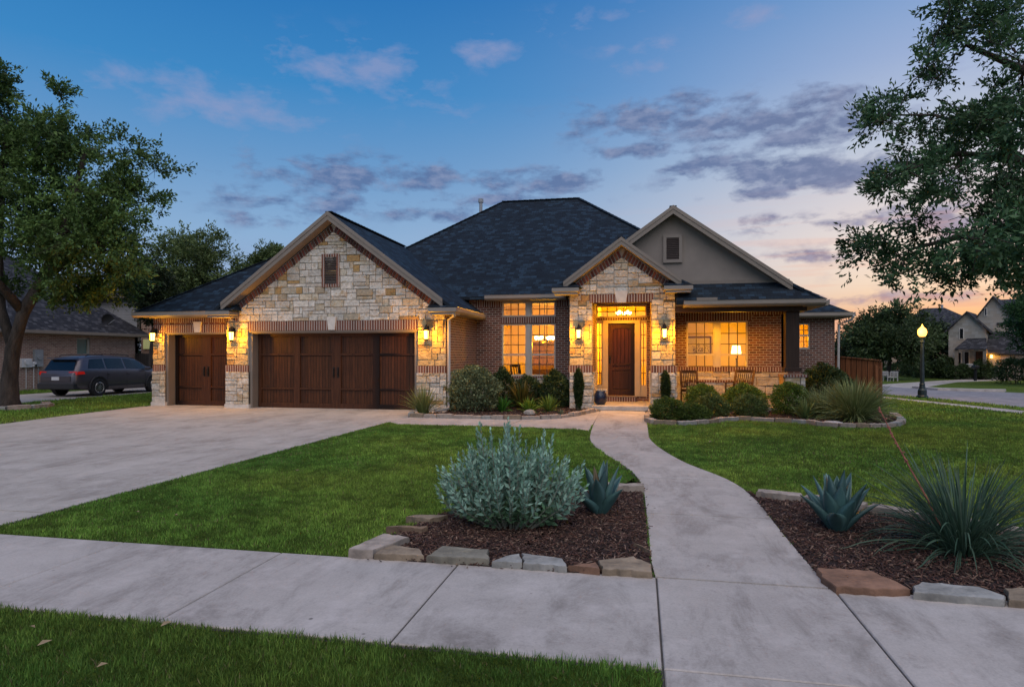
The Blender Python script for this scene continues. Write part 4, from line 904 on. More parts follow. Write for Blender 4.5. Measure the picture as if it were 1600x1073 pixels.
# living room
pc=thing('framed_picture','wide framed botanical print on the living room wall','picture',(1.95,24.2,1.9))
m=MB(); x0,x1,z0,z1=1.6,2.55,1.64,2.28
y_=24.22
for b_ in ((x0,x0+.05,z0,z1),(x1-.05,x1,z0,z1),(x0+.05,x1-.05,z0,z0+.05),(x0+.05,x1-.05,z1-.05,z1)): m.box(b_[0],b_[1],y_-.03,y_+.05,b_[2],b_[3])
m.build('picture_frame',MT['furn'],pc); m=MB(); m.box(x0+.051,x1-.051,y_,y_+.04,z0+.051,z1-.051); m.build('picture_mat',MT['cushion'],pc)
m=MB()
for i in range(70):
    xx=random.uniform(x0+.3,x1-.08); zz=z0+.06+abs(random.gauss(0,.14)); a=random.uniform(.3,2.8); l_=random.uniform(.02,.06)
    m.bar((xx,y_-.004,zz),(xx+l_*math.cos(a),y_-.004,zz+l_*math.sin(a)),.014,.012,(0,1,0))
m.build('printed_leaves',MT['furn'],pc)
lp=thing('floor_lamp','lit floor lamp with pale shade inside the right window','lamp',(3.22,22.9,.15))
m=MB(); m.lathe(3.22,22.9,[(.15,.15),(.15,.17),(.02,.2),(.015,1.45),(.03,1.5)],12); m.build('lamp_stand',MT['black'],lp)
m=MB(); m.lathe(3.22,22.9,[(.17,1.62),(.17,1.64),(.13,1.92),(.12,1.93)],16); m.build('lamp_shade',MT['shade'],lp)
o=plight('floor_lamp_light',(3.22,22.9,2.15),58,WARM,.1); o.parent=lp; o.matrix_parent_inverse=Matrix.Translation(-Vector(lp.location))
o=plight('floor_lamp_light',(2.85,22.6,1.35),42,WARM,.1); o.parent=lp; o.matrix_parent_inverse=Matrix.Translation(-Vector(lp.location))
ac=thing('armchair','upholstered armchair with a rounded back beside the lit floor lamp','armchair',(2.9,22.0,.15))
m=MB(); m.box(2.5,3.2,21.75,22.4,.3,.6,bev=.06); m.build('seat',MT['cushion'],ac); m=MB(); m.box(2.52,3.18,22.3,22.5,.55,1.15,bev=.09); m.build('backrest',MT['cushion'],ac)
for s_ in (2.42,3.16): m=MB(); m.box(s_,s_+.12,21.75,22.45,.3,.8,bev=.05); m.build('armrest',MT['cushion'],ac)
# foyer things
m=MB(); m.box(-1.36,-1.05,23.6,24.0,.15,1.0,bev=.02); m.box(-1.38,-1.03,23.55,24.05,1.0,1.04,bev=.01)
tag(m.build('hall_table',MT['furn'],origin=(-1.2,23.8,.15)),'small dark hall table glimpsed through the left sidelight','table')
plight('foyer_light',(-.3,22.2,2.3),130,WARM,.2)
plight('bedroom_light',((WW[0]+WW[1])/2,24.8,2.2),60,WARM,.2)
# ---------- wall lanterns
def lantern(x,Y,z,e,label=None):
    o=MB(); o.box(x-.05,x+.05,Y-.03,Y,z+.1,z+.36,bev=.01); o.tube([(x,Y-.02,z+.3),(x,Y-.1,z+.4),(x,Y-.15,z+.36)],.011,6)
    o.lathe(x,Y-.15,[(.1,z+.22),(.1,z+.235),(.055,z+.29),(.03,z+.33),(.035,z+.345),(.012,z+.39)],8); o.lathe(x,Y-.15,[(.03,z-.06),(.075,z-.025),(.08,z-.01)],8)
    for k in range(4): q=math.pi/4+k*math.pi/2; o.tube([(x+.072*math.cos(q),Y-.15+.072*math.sin(q),z-.01),(x+.09*math.cos(q),Y-.15+.09*math.sin(q),z+.225)],.006,5)
    ro=o.build('wall_lantern',MT['black'],house)
    g_=MB(); g_.tube2([(x,Y-.15,z-.01),(x,Y-.15,z+.22)],[.055,.068],8); g_.build('lantern_glass',MT['lglass'],ro)
    l=plight('lantern_light',(x,Y-.29,z+.09),e,WARM2,.05); l.parent=house; l.matrix_parent_inverse=Matrix.Translation(-Vector(house.location))
EL=60
lantern(PX(245,YS),YS-.03,2.07,EL*.6); lantern(PX(367,YG),YG-.03,2.07,EL); lantern(PX(669,YG),YG-.03,2.07,EL*.85); lantern(PX(905,YE),YE-.03,2.12,EL); lantern(PX(1038,YE),YE-.03,2.12,EL)
# recessed porch lights
def recess(x,y,z,e):
    m=MB(); m.tube2([(x,y,z-.004),(x,y,z-.012)],[.075,.07],16); o=m.build('recessed_light',MT['lglass'],house)
    l=bpy.data.lights.new('porch_spot','SPOT'); l.energy=e; l.color=WARM; l.spot_size=R(150); l.spot_blend=.6; l.shadow_soft_size=.06; q=bpy.data.objects.new('porch_spot',l); q.location=(x,y,z-.03); COL.objects.link(q); q.parent=house; q.matrix_parent_inverse=Matrix.Translation(-Vector(house.location))
recess(-.52,19.75,3.38,240); recess(2.1,19.75,3.0,270); recess(3.7,19.6,3.0,60)
chair(1.55,19.85,.25,'slatted teak porch chair on the left below the lit window','porch_chair','teak',.56,.42,.98,3,'porch chairs',True,cush=False)
chair(2.85,19.75,-.5,'slatted teak porch chair with a cream cushion on the right below the lit window','porch_chair','teak',.6,.42,1.0,3,'porch chairs',True,cush=True,lean=.12)
m=MB(); m.lathe(-1.14,19.0,[(.11,.15),(.16,.2),(.19,.35),(.17,.48),(.14,.52),(.15,.56),(.12,.56)],14); pot=thing('planter','glossy dark blue pot beside the entry step','planter',(-1.14,19.0,.15)); m.build('pot',pm('glaze',(.008,.012,.03),(.015,.02,.045),5,.15,bs=0),pot,smooth=True)
m=MB()
for k in range(5): m.tube([(-1.2+.05*k,19.0,.5),(-1.22+.06*k,18.98,.6)],[.02,.03],6)
m.build('pale_buds',MT['cushion'],pot)
# ---------- vegetation
GREEN=((.018,.04,.01),(.05,.085,.02))
def twigs(centers,radii,ntw,nlf,llen,lw,c1,c2,up=.2,tl=(.35,1.0),outward=None,flat=.7):
    """leaf sprays: each clump gets ntw twigs with nlf leaves"""
    cs=np.repeat(np.array(centers),ntw,axis=0); rs=np.repeat(np.array(radii),ntw); n=len(cs)
    d=norm(RNG.normal(size=(n,3))*np.array([1,1,flat])+np.array([0,0,up])); 
    if outward is not None: d=norm(d+np.repeat(outward,ntw,axis=0)*.8)
    st=cs+d*(rs*RNG.uniform(0,.35,n))[:,None]; ln=rs*RNG.uniform(tl[0],tl[1],n)
    shade=np.repeat(RNG.uniform(.7,1.3,len(centers)),ntw)
    t=(RNG.uniform(.1,1,size=(n,nlf)))**.7
    pos=st[:,None,:]+d[:,None,:]*(ln[:,None]*t)[:,:,None]+RNG.normal(0,1,(n,nlf,3))*(llen*.45)
    pos[:,:,2]-=(t**2*ln[:,None]*.12)
    ld=norm(d[:,None,:]*.9+RNG.normal(0,.7,(n,nlf,3)))
    pos=pos.reshape(-1,3); ld=ld.reshape(-1,3); m=len(pos)
    c=colvar(m,c1,c2,.2)*np.repeat(shade,nlf)[:,None]
    return leaves(pos,ld,llen*RNG.uniform(.6,1.3,m),lw*RNG.uniform(.7,1.2,m),c,bend=.1)
def tree(name,label,cat,base,trunk,clumps,rad,ntw,nlf,llen,lw,c=GREEN,group=None,limb_r=.5,forks=None,up=.2,thin=1.0):
    t=thing(name,label,cat,(base[0],base[1],0),group)
    nodes=[Vector(p[:3]) for p in trunk]; nr=[p[3] for p in trunk]; start=len(nodes)*1//2
    mb=MB(); 
    mb.tube(nodes,[r*random.uniform(.95,1.05) for r in nr],12)
    # root flare
    avail=[(nodes[i],nr[i]) for i in range(max(1,len(nodes)-3),len(nodes))]
    for fk in (forks or []):
        pts=[Vector(p[:3]) for p in fk]; rr=[p[3] for p in fk]; mb.tube(pts,rr,9); avail+=list(zip(pts[1:],rr[1:]))
    cl=sorted([Vector(c_) for c_ in clumps],key=lambda q:min((q-a[0]).length for a in avail))
    for q in cl:
        a,ra=min(avail,key=lambda z:(q-z[0]).length*(1.0 if z[1]>.03 else 1.35)+(.8 if z[0].z>q.z+.5 else 0))
        L_=(q-a).length; k=4; r0=min(ra*.7,.02+.035*L_*thin); pts=[a]; rr=[r0]
        for i in range(1,k+1):
            f=i/k; p=a.lerp(q,f)+Vector((random.gauss(0,1),random.gauss(0,1),random.gauss(0,1)+.6*math.sin(f*3.14)))*L_*.07*(1 if i<k else 0); pts.append(p); rr.append(max(.008,r0*(1-f*.75)))
        mb.tube(pts,rr,5,cap=False); avail+=list(zip(pts[2:],rr[2:]))
        for _ in range(3):
            e=q+Vector((random.gauss(0,1),random.gauss(0,1),random.gauss(0,.8)))*rad*.5; mb.tube([q,q.lerp(e,.5)+Vector((0,0,.05)),e],[rr[-1],rr[-1]*.7,.004],4,cap=False)
    mb.build('trunk',MT['bark'],t,smooth=True)
    C0=np.array([tuple(q) for q in cl]); cen=C0.mean(0); ow=norm(C0-cen)
    V,Fq,Cc=twigs(C0,np.full(len(C0),rad)*RNG.uniform(.75,1.25,len(C0)),ntw,nlf,llen,lw,c[0],c[1],up,outward=ow*.5)
    npmesh('crown',V,Fq,MT['leaf'],Cc,t); return t
def ell(n,c,r,shell=.5,zmin=-9,lumps=0):
    out=[]
    while len(out)<n:
        v=np.array([random.gauss(0,1) for _ in range(3)]); v/=np.linalg.norm(v); q=random.uniform(shell,1)
        p=np.array(c)+v*np.array(r)*q
        if p[2]>zmin: out.append(tuple(p))
    return out
# left live oak
bx,by=oc
tr=[(bx,by,-.1,.38),(bx-.02,by,.25,.27),(bx,by,.9,.22),(bx+.12,by,1.8,.2),(bx+.5,by,2.9,.18),(bx+1.1,by+.1,3.9,.15)]
fk=[[(bx+.12,by,1.8,.15),(bx-.2,by-.1,3.0,.13),(bx-.4,by,4.6,.11),(bx-.3,by,6.5,.1),(bx-.1,by,8.5,.06)],
    [(bx+1.1,by+.1,3.9,.18),(bx+1.8,by+.1,5.0,.14),(bx+2.3,by,6.4,.1),(bx+2.7,by,7.6,.05)],
    [(bx+1.1,by+.1,3.9,.14),(bx+2.3,by,4.5,.1),(bx+3.4,by-.1,4.7,.06)],
    [(bx+.5,by,2.9,.15),(bx+.2,by-1,4.2,.1),(bx-.2,by-1.8,5.2,.06)]]
cl=ell(26,(bx-.3,by,8.6),(1.9,2.2,2.0),.2)+ell(40,(bx+2.2,by,6.6),(2.4,2.6,2.3),.3)+ell(34,(bx-.4,by,5.8),(2.6,3,2.2),.3)+ell(14,(bx+3.3,by,4.8),(1.7,2,1.1),.2)+ell(14,(bx-1.8,by,3.9),(1.8,2,.9),.2)+ell(10,(bx+1.8,by+.8,3.9),(1.4,1.6,.6),.2)+ell(10,(bx-2.6,by,8.),(1.8,2,1.6),.2)
def inpix(q):  # how it projects, to keep the outline of the crown as surveyed
    X,Y,Z=q; dep=-X*ST+Y*CT; lat=X*CT+Y*ST; return 800+F*lat/dep, HOR-F*(Z-CH)/dep
tree('live_oak','large live oak with spreading crown at the left edge, ringed by stones','tree',(bx,by),tr,cl,.8,23,28,.125,.058,((.05,.1,.026),(.14,.23,.06)),forks=fk)
# background trees left
def simple_tree(px,t_,top,wpx,label,n=40,lf=.2,c=GREEN,name='oak_tree',bottom=None,group=None,ntw=16,nlf=16,offx=0,seed=0):
    X,Y=GT(px,t_); ht=CH+t_*(HOR-top)/F; w=wpx*t_/F/2; zb=(bottom if bottom is not None else ht*.3); cz=(ht+zb)/2; rz=(ht-zb)/2
    tr=[(X,Y,-.1,ht*.035),(X,Y,zb*.6,ht*.028),(X+.1,Y,zb*1.0+.2,ht*.022),(X,Y,cz,ht*.012)]
    cls=ell(n,(X,Y,cz),(w*.85,w*.85,rz*.85),.25)
    return tree(name,label,'tree',(X,Y),tr,cls,w*.36,ntw,nlf,lf,lf*.42,c,group)
simple_tree(300,36,345,150,'broad oak behind the neighbour fence, left of the pair above the garage roof',60,.19,((.06,.1,.03),(.17,.22,.075)),bottom=3,ntw=20,nlf=20)
simple_tree(425,42,348,115,'oak showing above the garage roof, right of the pair',46,.2,((.06,.1,.03),(.17,.22,.075)),bottom=3.5,ntw=20,nlf=20)
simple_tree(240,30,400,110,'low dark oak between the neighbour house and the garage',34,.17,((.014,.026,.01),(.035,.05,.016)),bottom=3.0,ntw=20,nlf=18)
# right oak near
X,Y=GT(1830,10.6); 
tr=[(X,Y,-.1,.34),(X,Y,.4,.27),(X-.1,Y,1.5,.24),(X-.2,Y,2.8,.22),(X-.4,Y,4.2,.18),(X-.5,Y,6,.12)]
clp=[]
for (px,py,n,sx,sy,dz) in [(1590,60,16,50,60,.9),(1500,45,10,40,40,.7),(1470,115,8,45,30,.6),(1400,170,5,28,12,.4),(1375,195,3,14,8,.4),(1480,200,13,60,35,.8),(1560,190,20,60,60,1.0),(1420,255,8,40,20,.6),(1375,285,5,22,16,.4),(1500,290,16,60,40,.9),(1590,300,22,50,60,1.1),(1480,360,9,60,20,.6),(1395,385,5,40,10,.4),(1360,378,3,14,6,.3),(1450,400,7,50,16,.5),(1410,425,4,24,10,.35),(1550,390,16,60,34,.9),(1620,425,6,30,12,.6),(1490,430,3,22,8,.4),(1680,150,18,60,100,1.4),(1680,350,18,60,80,1.4),(1640,-20,8,60,30,1),(1500,-10,7,50,18,.7)]:
    for _ in range(max(2,int(n*(.62 if px<1540 else .85)))):
        x_=random.gauss(px,sx*.6); y_=random.gauss(py,sy*.6); t_=9.6+random.gauss(0,dz); a_=GT(x_,t_); clp.append((a_[0],a_[1],CH+t_*(HOR-y_)/F))
B=lambda px,py,t_,r: (*GT(px,t_),CH+t_*(HOR-py)/F,r)
fk=[[(X-.1,Y,2.4,.16),B(1700,370,10.3,.12),B(1600,350,10,.08),B(1500,370,9.8,.045),B(1420,390,9.6,.02)],[(X-.2,Y,2.8,.16),B(1700,300,10.2,.12),B(1600,250,10,.08),B(1500,240,9.8,.04),B(1410,260,9.6,.018)],[(X-.3,Y,3.8,.15),B(1700,180,10.2,.1),B(1600,110,10,.06),B(1510,70,9.8,.03)],[B(1600,250,10,.05),B(1530,200,9.8,.035),B(1460,180,9.5,.02),B(1390,180,9.4,.012)]]
tree('live_oak','live oak hanging dark leafy branches into the right side of the picture','tree',(X,Y),tr,clp,.37,15,17,.09,.036,((.03,.075,.034),(.085,.165,.07)),forks=fk,thin=.5)
# far right trees
simple_tree(1388,42,476,150,'wide oak across the side street behind the wooden fence',60,.24,((.035,.065,.024),(.095,.135,.05)),bottom=.9,ntw=20,nlf=20)
simple_tree(1455,48,498,100,'smaller tree behind the street lamp',34,.24,((.022,.04,.015),(.05,.075,.026)),bottom=1.0,ntw=18,nlf=18)
simple_tree(1640,33,445,130,'green tree before the far stone house at the right edge',60,.17,((.024,.07,.024),(.06,.135,.045)),bottom=1.7,ntw=20,nlf=22)
# distant wood behind everything
cs=[]
for px in range(1280,1640,14): 
    t_=75+random.uniform(-6,6); X_,Y_=GT(px,t_); cs+= [(X_+random.uniform(-1.5,1.5),Y_,random.uniform(.5,3.6)) for _ in range(4)]
for px in range(-60,260,16):
    t_=60+random.uniform(-6,6); X_,Y_=GT(px,t_); cs+= [(X_+random.uniform(-1.5,1.5),Y_,random.uniform(.5,6.5)) for _ in range(7)]
V,Fq,Cc=twigs(cs,np.full(len(cs),2.0),18,14,.4,.2,(.01,.02,.008),(.025,.04,.015)); tag(npmesh('distant_trees',V,Fq,MT['leaf'],Cc),'dark mass of far trees along the horizon','trees',kind='stuff')
# shrubs
def shrub(px,t_,w,h,label,llen=.06,c=((.015,.035,.01),(.04,.075,.018)),n=2600,name='shrub',zc=None,group=None,round_=.8,cat='shrub',lw=.45,z0=.02,mat='leaf',flowers=None,asp=1.0,tight=False,inv=False):
    X,Y=GT(px,t_); t=thing(name,label,cat,(X,Y,0),group); mb=MB()
    for k in range(7):
        a=random.uniform(0,6.28); r=w*.3*random.random(); mb.tube([(X+.05*math.cos(a),Y+.05*math.sin(a),0),(X+r*.6*math.cos(a),Y+r*.6*math.sin(a),h*.35),(X+r*math.cos(a),Y+r*math.sin(a),h*.75)],[.018,.012,.005],5)
    mb.build('stem',MT['stem'],t)
    # lumpy dome surface
    v=norm(RNG.normal(size=(n,3))); v[:,2]=np.where(v[:,2]<-.75,-v[:,2],v[:,2]); v=norm(v)
    lump=1+.07*np.sin(v[:,0]*5+1+px)*np.cos(v[:,1]*6)+.07*np.sin(v[:,2]*9+v[:,0]*7)
    rr=(RNG.uniform(.6,1,n) if not tight else RNG.uniform(.9,1,n))*lump
    p=v*rr[:,None]*np.array([w/2,w/2*asp,h*.55]); 
    p=np.sign(p)*np.abs(p)**1.0
    
    if inv: p[:,:2]*=(.62+.38*np.clip(p[:,2:3]/(h*.55),-1,1))
    pos=p+np.array([X,Y,h*.45]); pos[:,2]=np.maximum(pos[:,2],z0+.03)
    d=norm(v*.7+RNG.normal(0,.6,(n,3))+np.array([0,0,.3])); cc=colvar(n,c[0],c[1],.25)*(1+.25*np.sin(v[:,0]*9)*np.sin(v[:,2]*8))[:,None]
    V,Fq,Cc=leaves(pos,d,llen*RNG.uniform(.6,1.4,n),llen*lw*RNG.uniform(.8,1.3,n),cc,bend=.1); npmesh('foliage',V,Fq,MT[mat],Cc,t)
    if flowers:
        k=flowers[1]; i=RNG.integers(0,n,k); pp=pos[i]+v[i]*.04; V,Fq,Cc=leaves(pp,RNG.normal(size=(k,3)),np.full(k,.03),np.full(k,.03),colvar(k,flowers[0],flowers[0],.2)); npmesh('flower',V,Fq,MT[mat],Cc,t)
    return t
DK=((.028,.055,.02),(.075,.115,.04)); BOX=((.06,.12,.02),(.15,.24,.045)); VAR=((.06,.08,.04),(.2,.22,.12))
shrub(740,17.9,1.55,1.3,'large variegated grey green bush beside the garage downspout',.07,((.075,.11,.05),(.25,.29,.15)),11000,asp=.8,lw=.5)
shrub(786,19.3,.8,1.2,'dark leafy bush behind the variegated one, left of the dining window',.075,DK,4200)
shrub(868,19.3,.95,1.12,'dark bush under the dining window beside the left stone pier',.075,DK,6000)
shrub(825,19.6,1.0,.95,'low dark bush under the middle of the dining window',.07,DK,4600)
shrub(1098,17.8,1.0,.8,'round clipped boxwood nearest the front walk, back row',.045,BOX,8000,lw=.6)
shrub(1163,17.9,1.2,.8,'wide clipped boxwood in the middle of the back row',.045,BOX,9000,lw=.6)
shrub(1235,16.9,1.05,.88,'rounded boxwood before the stone pedestal',.045,BOX,8500,lw=.6)
shrub(1112,16.4,.9,.6,'loose olive green shrub in front of the boxwoods, left one',.05,((.06,.1,.028),(.15,.2,.06)),5200)
shrub(1172,16.3,.9,.6,'loose olive green shrub in front of the boxwoods, right one',.05,((.06,.1,.028),(.15,.2,.06)),5200)
shrub(1290,18.6,1.5,1.3,'tall dark glossy shrub at the right corner of the porch',.09,DK,8000)
shrub(1045,15.6,.95,.56,'low spreading plant with small yellow flowers by the walk',.055,((.045,.085,.016),(.12,.17,.035)),5500,name='flowering_plant',cat='plant',flowers=((.5,.4,.08),70))
shrub(1085,15.4,.8,.42,'low spreading green plant right of the yellow flowered one',.055,((.045,.085,.016),(.12,.17,.035)),4600,name='flowering_plant',cat='plant',flowers=((.5,.4,.08),40))
shrub(904,18.25,.4,1.22,'narrow upright shrub before the stone pier left of the door',.05,((.02,.04,.014),(.045,.075,.02)),5200,name='columnar_shrub',inv=True)
shrub(1040,18.2,.36,1.15,'narrow upright shrub before the stone pier right of the door',.05,((.02,.04,.014),(.045,.075,.02)),5000,name='columnar_shrub',inv=True)
shrub(28,30,1.4,1.0,'small dark hedge bush against the neighbour wall',.08,DK,1600)
for px,t_,w,h,lb in [(1407,50,2.4,1.0,'leftmost clipped bush before the far tan house'),(1432,47,2.2,1.4,'taller dark bush between the far tan house and the lamp'),(1455,45,2.6,1.1,'bush just right of the street lamp across the road'),(1478,44,1.6,1.5,'bush against the corner of the far stone house'),(1500,43,2.2,1.0,'low bush under the far stone house windows'),(1535,42,1.3,1.3,'rounded bush beside the far porch'),(1588,36,2.2,1.45,'dark round bush by the far garage door at the right edge')]:
    shrub(px,t_,w,h,lb,.13,DK,3800,group='bushes across the side street')
# blade plants
def blades(name,label,cat,px,t_,n,L_,w,c,spread=.9,droop=.5,curl=.0,base_r=.06,mat='leaf',thick=False,segs=6,up=.3,group=None,xy=None,zb=.03,lv=.35):
    X,Y=xy or GT(px,t_); t=thing(name,label,cat,(X,Y,0),group)
    az=RNG.uniform(0,6.283,n); el=np.abs(RNG.normal(0,1,n))*spread*.5+up*RNG.random(n); el=np.clip(el,0,1.45)
    ln=L_*RNG.uniform(1-lv,1+lv*.4,n); dr=droop*RNG.uniform(.3,1.5,n); br=base_r*np.sqrt(RNG.random(n))
    cols=colvar(n,c[0],c[1],.2); S=np.linspace(0,1,segs+1); out=np.c_[np.cos(az),np.sin(az)]
    P=np.zeros((n,segs+1,3)); P[:,0,:2]=np.array([X,Y])+out*br[:,None]; P[:,0,2]=zb
    for k in range(1,segs+1):
        a=np.clip(el+dr*S[k]**1.5*(.3+el),0,2.6); st=ln/segs
        P[:,k,:2]=P[:,k-1,:2]+out*(np.sin(a)*st)[:,None]; P[:,k,2]=P[:,k-1,2]+np.cos(a)*st
    P[:,:,2]=np.maximum(P[:,:,2],.03)
    side=np.c_[-out[:,1],out[:,0],np.zeros(n)]; tw=RNG.normal(0,.5,n); side=norm(side+np.c_[np.zeros((n,2)),tw])
    prof=w*np.array([.7]+[1-.0*s for s in S[1:-2]]+[.6,.05]) if segs>3 else w*np.linspace(1,.1,segs+1)
    V=np.empty((n,segs+1,2,3)); V[:,:,0]=P+side[:,None]*(prof[None,:,None]/2); V[:,:,1]=P-side[:,None]*(prof[None,:,None]/2)
    base=(np.arange(n)*(segs+1)*2)[:,None]; k=np.arange(segs)[None]*2; a=base+k
    Fq=np.stack([a,a+1,a+3,a+2],-1).reshape(-1,4)
    npmesh('blade_tuft',V.reshape(-1,3),Fq,MT[mat],np.repeat(cols,(segs+1)*2,axis=0),t,smooth=True); return t
XY=G(1505,868)
yu=blades('red_yucca','large clump of dark blue green strappy leaves in the right bed','plant',0,0,620,.8,.010,((.04,.085,.05),(.11,.18,.12)),1.25,1.05,base_r=.16,xy=XY,segs=8)
m=MB(); pts=[]
A_=np.array([XY[0]-.15,XY[1],.2]); e1=(*GT(1423,5.25),CH-5.25*.178); e2=(*GT(1395,5.3),CH-5.3*.126); e3=(*GT(1374,5.35),CH-5.35*.083)
m.tube([A_,((A_[0]+e1[0])/2,(A_[1]+e1[1])/2,.45),e1,e2,e3],[.008,.007,.006,.005,.003],6)
for k in range(26):
    f=random.random(); q=Vector(e2).lerp(Vector(e3),f) if random.random()<.6 else Vector(e1).lerp(Vector(e2),f); m.tube([q,q+Vector((random.gauss(0,.012),random.gauss(0,.012),random.gauss(0,.012)))],[.005,.007],5)
m.build('flower_stalk',pm('stalk_red',(.22,.06,.04),(.36,.13,.09),30,.7),yu)
blades('ornamental_grass','big feathery fountain of fine green grass at the end of the right bed','grass',1335,15.4,1700,1.05,.013,((.15,.2,.06),(.34,.39,.17)),1.0,.8,base_r=.18)
blades('ornamental_grass','smaller fountain grass left of the big feathery one','grass',1288,16.2,800,.8,.012,((.12,.17,.055),(.28,.33,.14)),1.0,.7,base_r=.14)
blades('fern','pale green fern before the fountain grass','fern',1258,15.9,90,.5,.035,((.1,.17,.06),(.2,.28,.1)),1.0,.4,base_r=.05)
blades('clump_grass','yellow green grass clump at the foot of the garage pier','grass',662,17.0,260,.78,.016,((.1,.14,.04),(.26,.29,.1)),.75,.6,base_r=.1)
blades('fern','bright green fern on the left under the dining window','fern',785,17.9,110,.45,.03,((.04,.15,.02),(.09,.26,.04)),1.1,.4,base_r=.04)
blades('fern','yellow green fern in the middle under the dining window','fern',826,17.7,120,.42,.035,((.13,.22,.02),(.26,.38,.05)),1.1,.6,base_r=.05)
blades('fern','light green fern on the right under the dining window','fern',858,17.9,120,.5,.03,((.1,.18,.03),(.2,.3,.06)),1.0,.4,base_r=.05)
blades('spiky_plant','spiky yucca with orange tinted leaves under the dining window','plant',815,18.6,90,.8,.04,((.05,.07,.015),(.14,.1,.02)),1.0,.4,base_r=.05,zb=.1)
blades('spiky_plant','small pale spiky plant at the edging below the dining window','plant',876,16.8,30,.18,.03,((.12,.14,.08),(.2,.22,.14)),1.1,.3,base_r=.03)
# agaves: thick tapered channelled leaves
def agave(px,py,n,L_,label):
    X,Y=G(px,py,.03); t=thing('agave',label,'agave',(X,Y,0))
    for i in range(n):
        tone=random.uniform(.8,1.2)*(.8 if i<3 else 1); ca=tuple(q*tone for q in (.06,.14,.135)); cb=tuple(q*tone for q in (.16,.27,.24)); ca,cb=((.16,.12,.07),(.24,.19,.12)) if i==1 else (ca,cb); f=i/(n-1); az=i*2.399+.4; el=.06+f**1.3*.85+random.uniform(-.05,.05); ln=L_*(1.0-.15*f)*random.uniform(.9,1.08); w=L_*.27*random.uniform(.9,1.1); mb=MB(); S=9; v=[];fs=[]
        o=Vector((math.cos(az),math.sin(az),0)); sd=Vector((-math.sin(az),math.cos(az),0)); p=Vector((X,Y,.03))+o*.03
        for k in range(S+1):
            s=k/S; a=el+.35*s*s*el; dr=(o*math.sin(a)+Vector((0,0,1))*math.cos(a)); nn=dr.cross(sd)
            ww=w*(.55+.75*math.sin(min(1,s*1.25)*math.pi*.62))*(1-s**2.6)*.5+.001; th=.03*(1-s)*L_/.5+.002; ch=ww*.35
            if nn.z<0: nn=-nn
            v+=[p-sd*ww+nn*ch, p-sd*ww*.5+nn*ch*.25, p, p+sd*ww*.5+nn*ch*.25, p+sd*ww+nn*ch, p+sd*ww*.5-nn*th, p-nn*th*1.3, p-sd*ww*.5-nn*th]
            p=p+dr*ln/S
        for k in range(S):
            for j in range(8): fs.append((k*8+j,k*8+(j+1)%8,(k+1)*8+(j+1)%8,(k+1)*8+j))
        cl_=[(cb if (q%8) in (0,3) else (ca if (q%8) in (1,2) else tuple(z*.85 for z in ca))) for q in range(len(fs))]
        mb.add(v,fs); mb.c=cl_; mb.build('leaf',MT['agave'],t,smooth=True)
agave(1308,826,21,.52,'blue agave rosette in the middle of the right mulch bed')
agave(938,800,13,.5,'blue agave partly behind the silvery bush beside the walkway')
# silvery bush
def sage():
    X,Y=G(797,826); t=thing('silvery_sage_bush','big silvery green sage bush with upright stems in the left bed','shrub',(X,Y,0)); mb=MB(); parts=[]
    for i in range(185):
        a=random.uniform(0,6.283); q=math.sqrt(random.random()); tx=math.cos(a)*q*.7; ty=math.sin(a)*q*.42
        h=(1-.45*q**2)*.86*random.uniform(.7,1.08)*(1+.1*math.sin(2.6*a+1.0)*q+.06*math.sin(7*a))
        if random.random()<.12 and q<.6: h*=1.06
        s=Vector((X+tx*.35,Y+ty*.35,.03)); e=Vector((X+tx*1.05,Y+ty*1.05,h)); md=s.lerp(e,.5)+Vector((tx*.12,ty*.12,-.02)); pts=[s,s.lerp(md,.6),md,md.lerp(e,.55)+Vector((tx*.02,ty*.02,0)),e]
        mb.tube(pts,[.007,.006,.005,.004,.002],4,cap=False)
        P=np.array([tuple(p) for p in pts]); sl=np.linspace(0,1,len(pts)); nl=int(38*h/.8)+6; tt=np.linspace(.12,1,nl); pos=np.c_[[np.interp(tt,sl,P[:,k]) for k in range(3)]].T
        ax=norm((P[-1]-P[1])[None])[0]; sz=.084*(1-.5*tt**3)*np.random.default_rng(i).uniform(.75,1.15,nl)
        az=np.arange(nl)*2.4+random.random()*6; r1=norm(np.cross(ax,[.2,.1,.5])[None])[0]; r2=np.cross(ax,r1); od=np.cos(az)[:,None]*r1+np.sin(az)[:,None]*r2
        d=norm(od*(1.0-.75*tt[:,None]**4)+ax*(.55+.6*tt[:,None]**2))
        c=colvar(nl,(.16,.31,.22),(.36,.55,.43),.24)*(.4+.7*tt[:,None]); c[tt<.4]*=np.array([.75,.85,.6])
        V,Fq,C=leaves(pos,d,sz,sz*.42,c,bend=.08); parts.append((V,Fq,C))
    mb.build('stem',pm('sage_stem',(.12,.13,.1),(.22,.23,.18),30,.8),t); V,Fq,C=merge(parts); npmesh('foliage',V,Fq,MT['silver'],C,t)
sage()
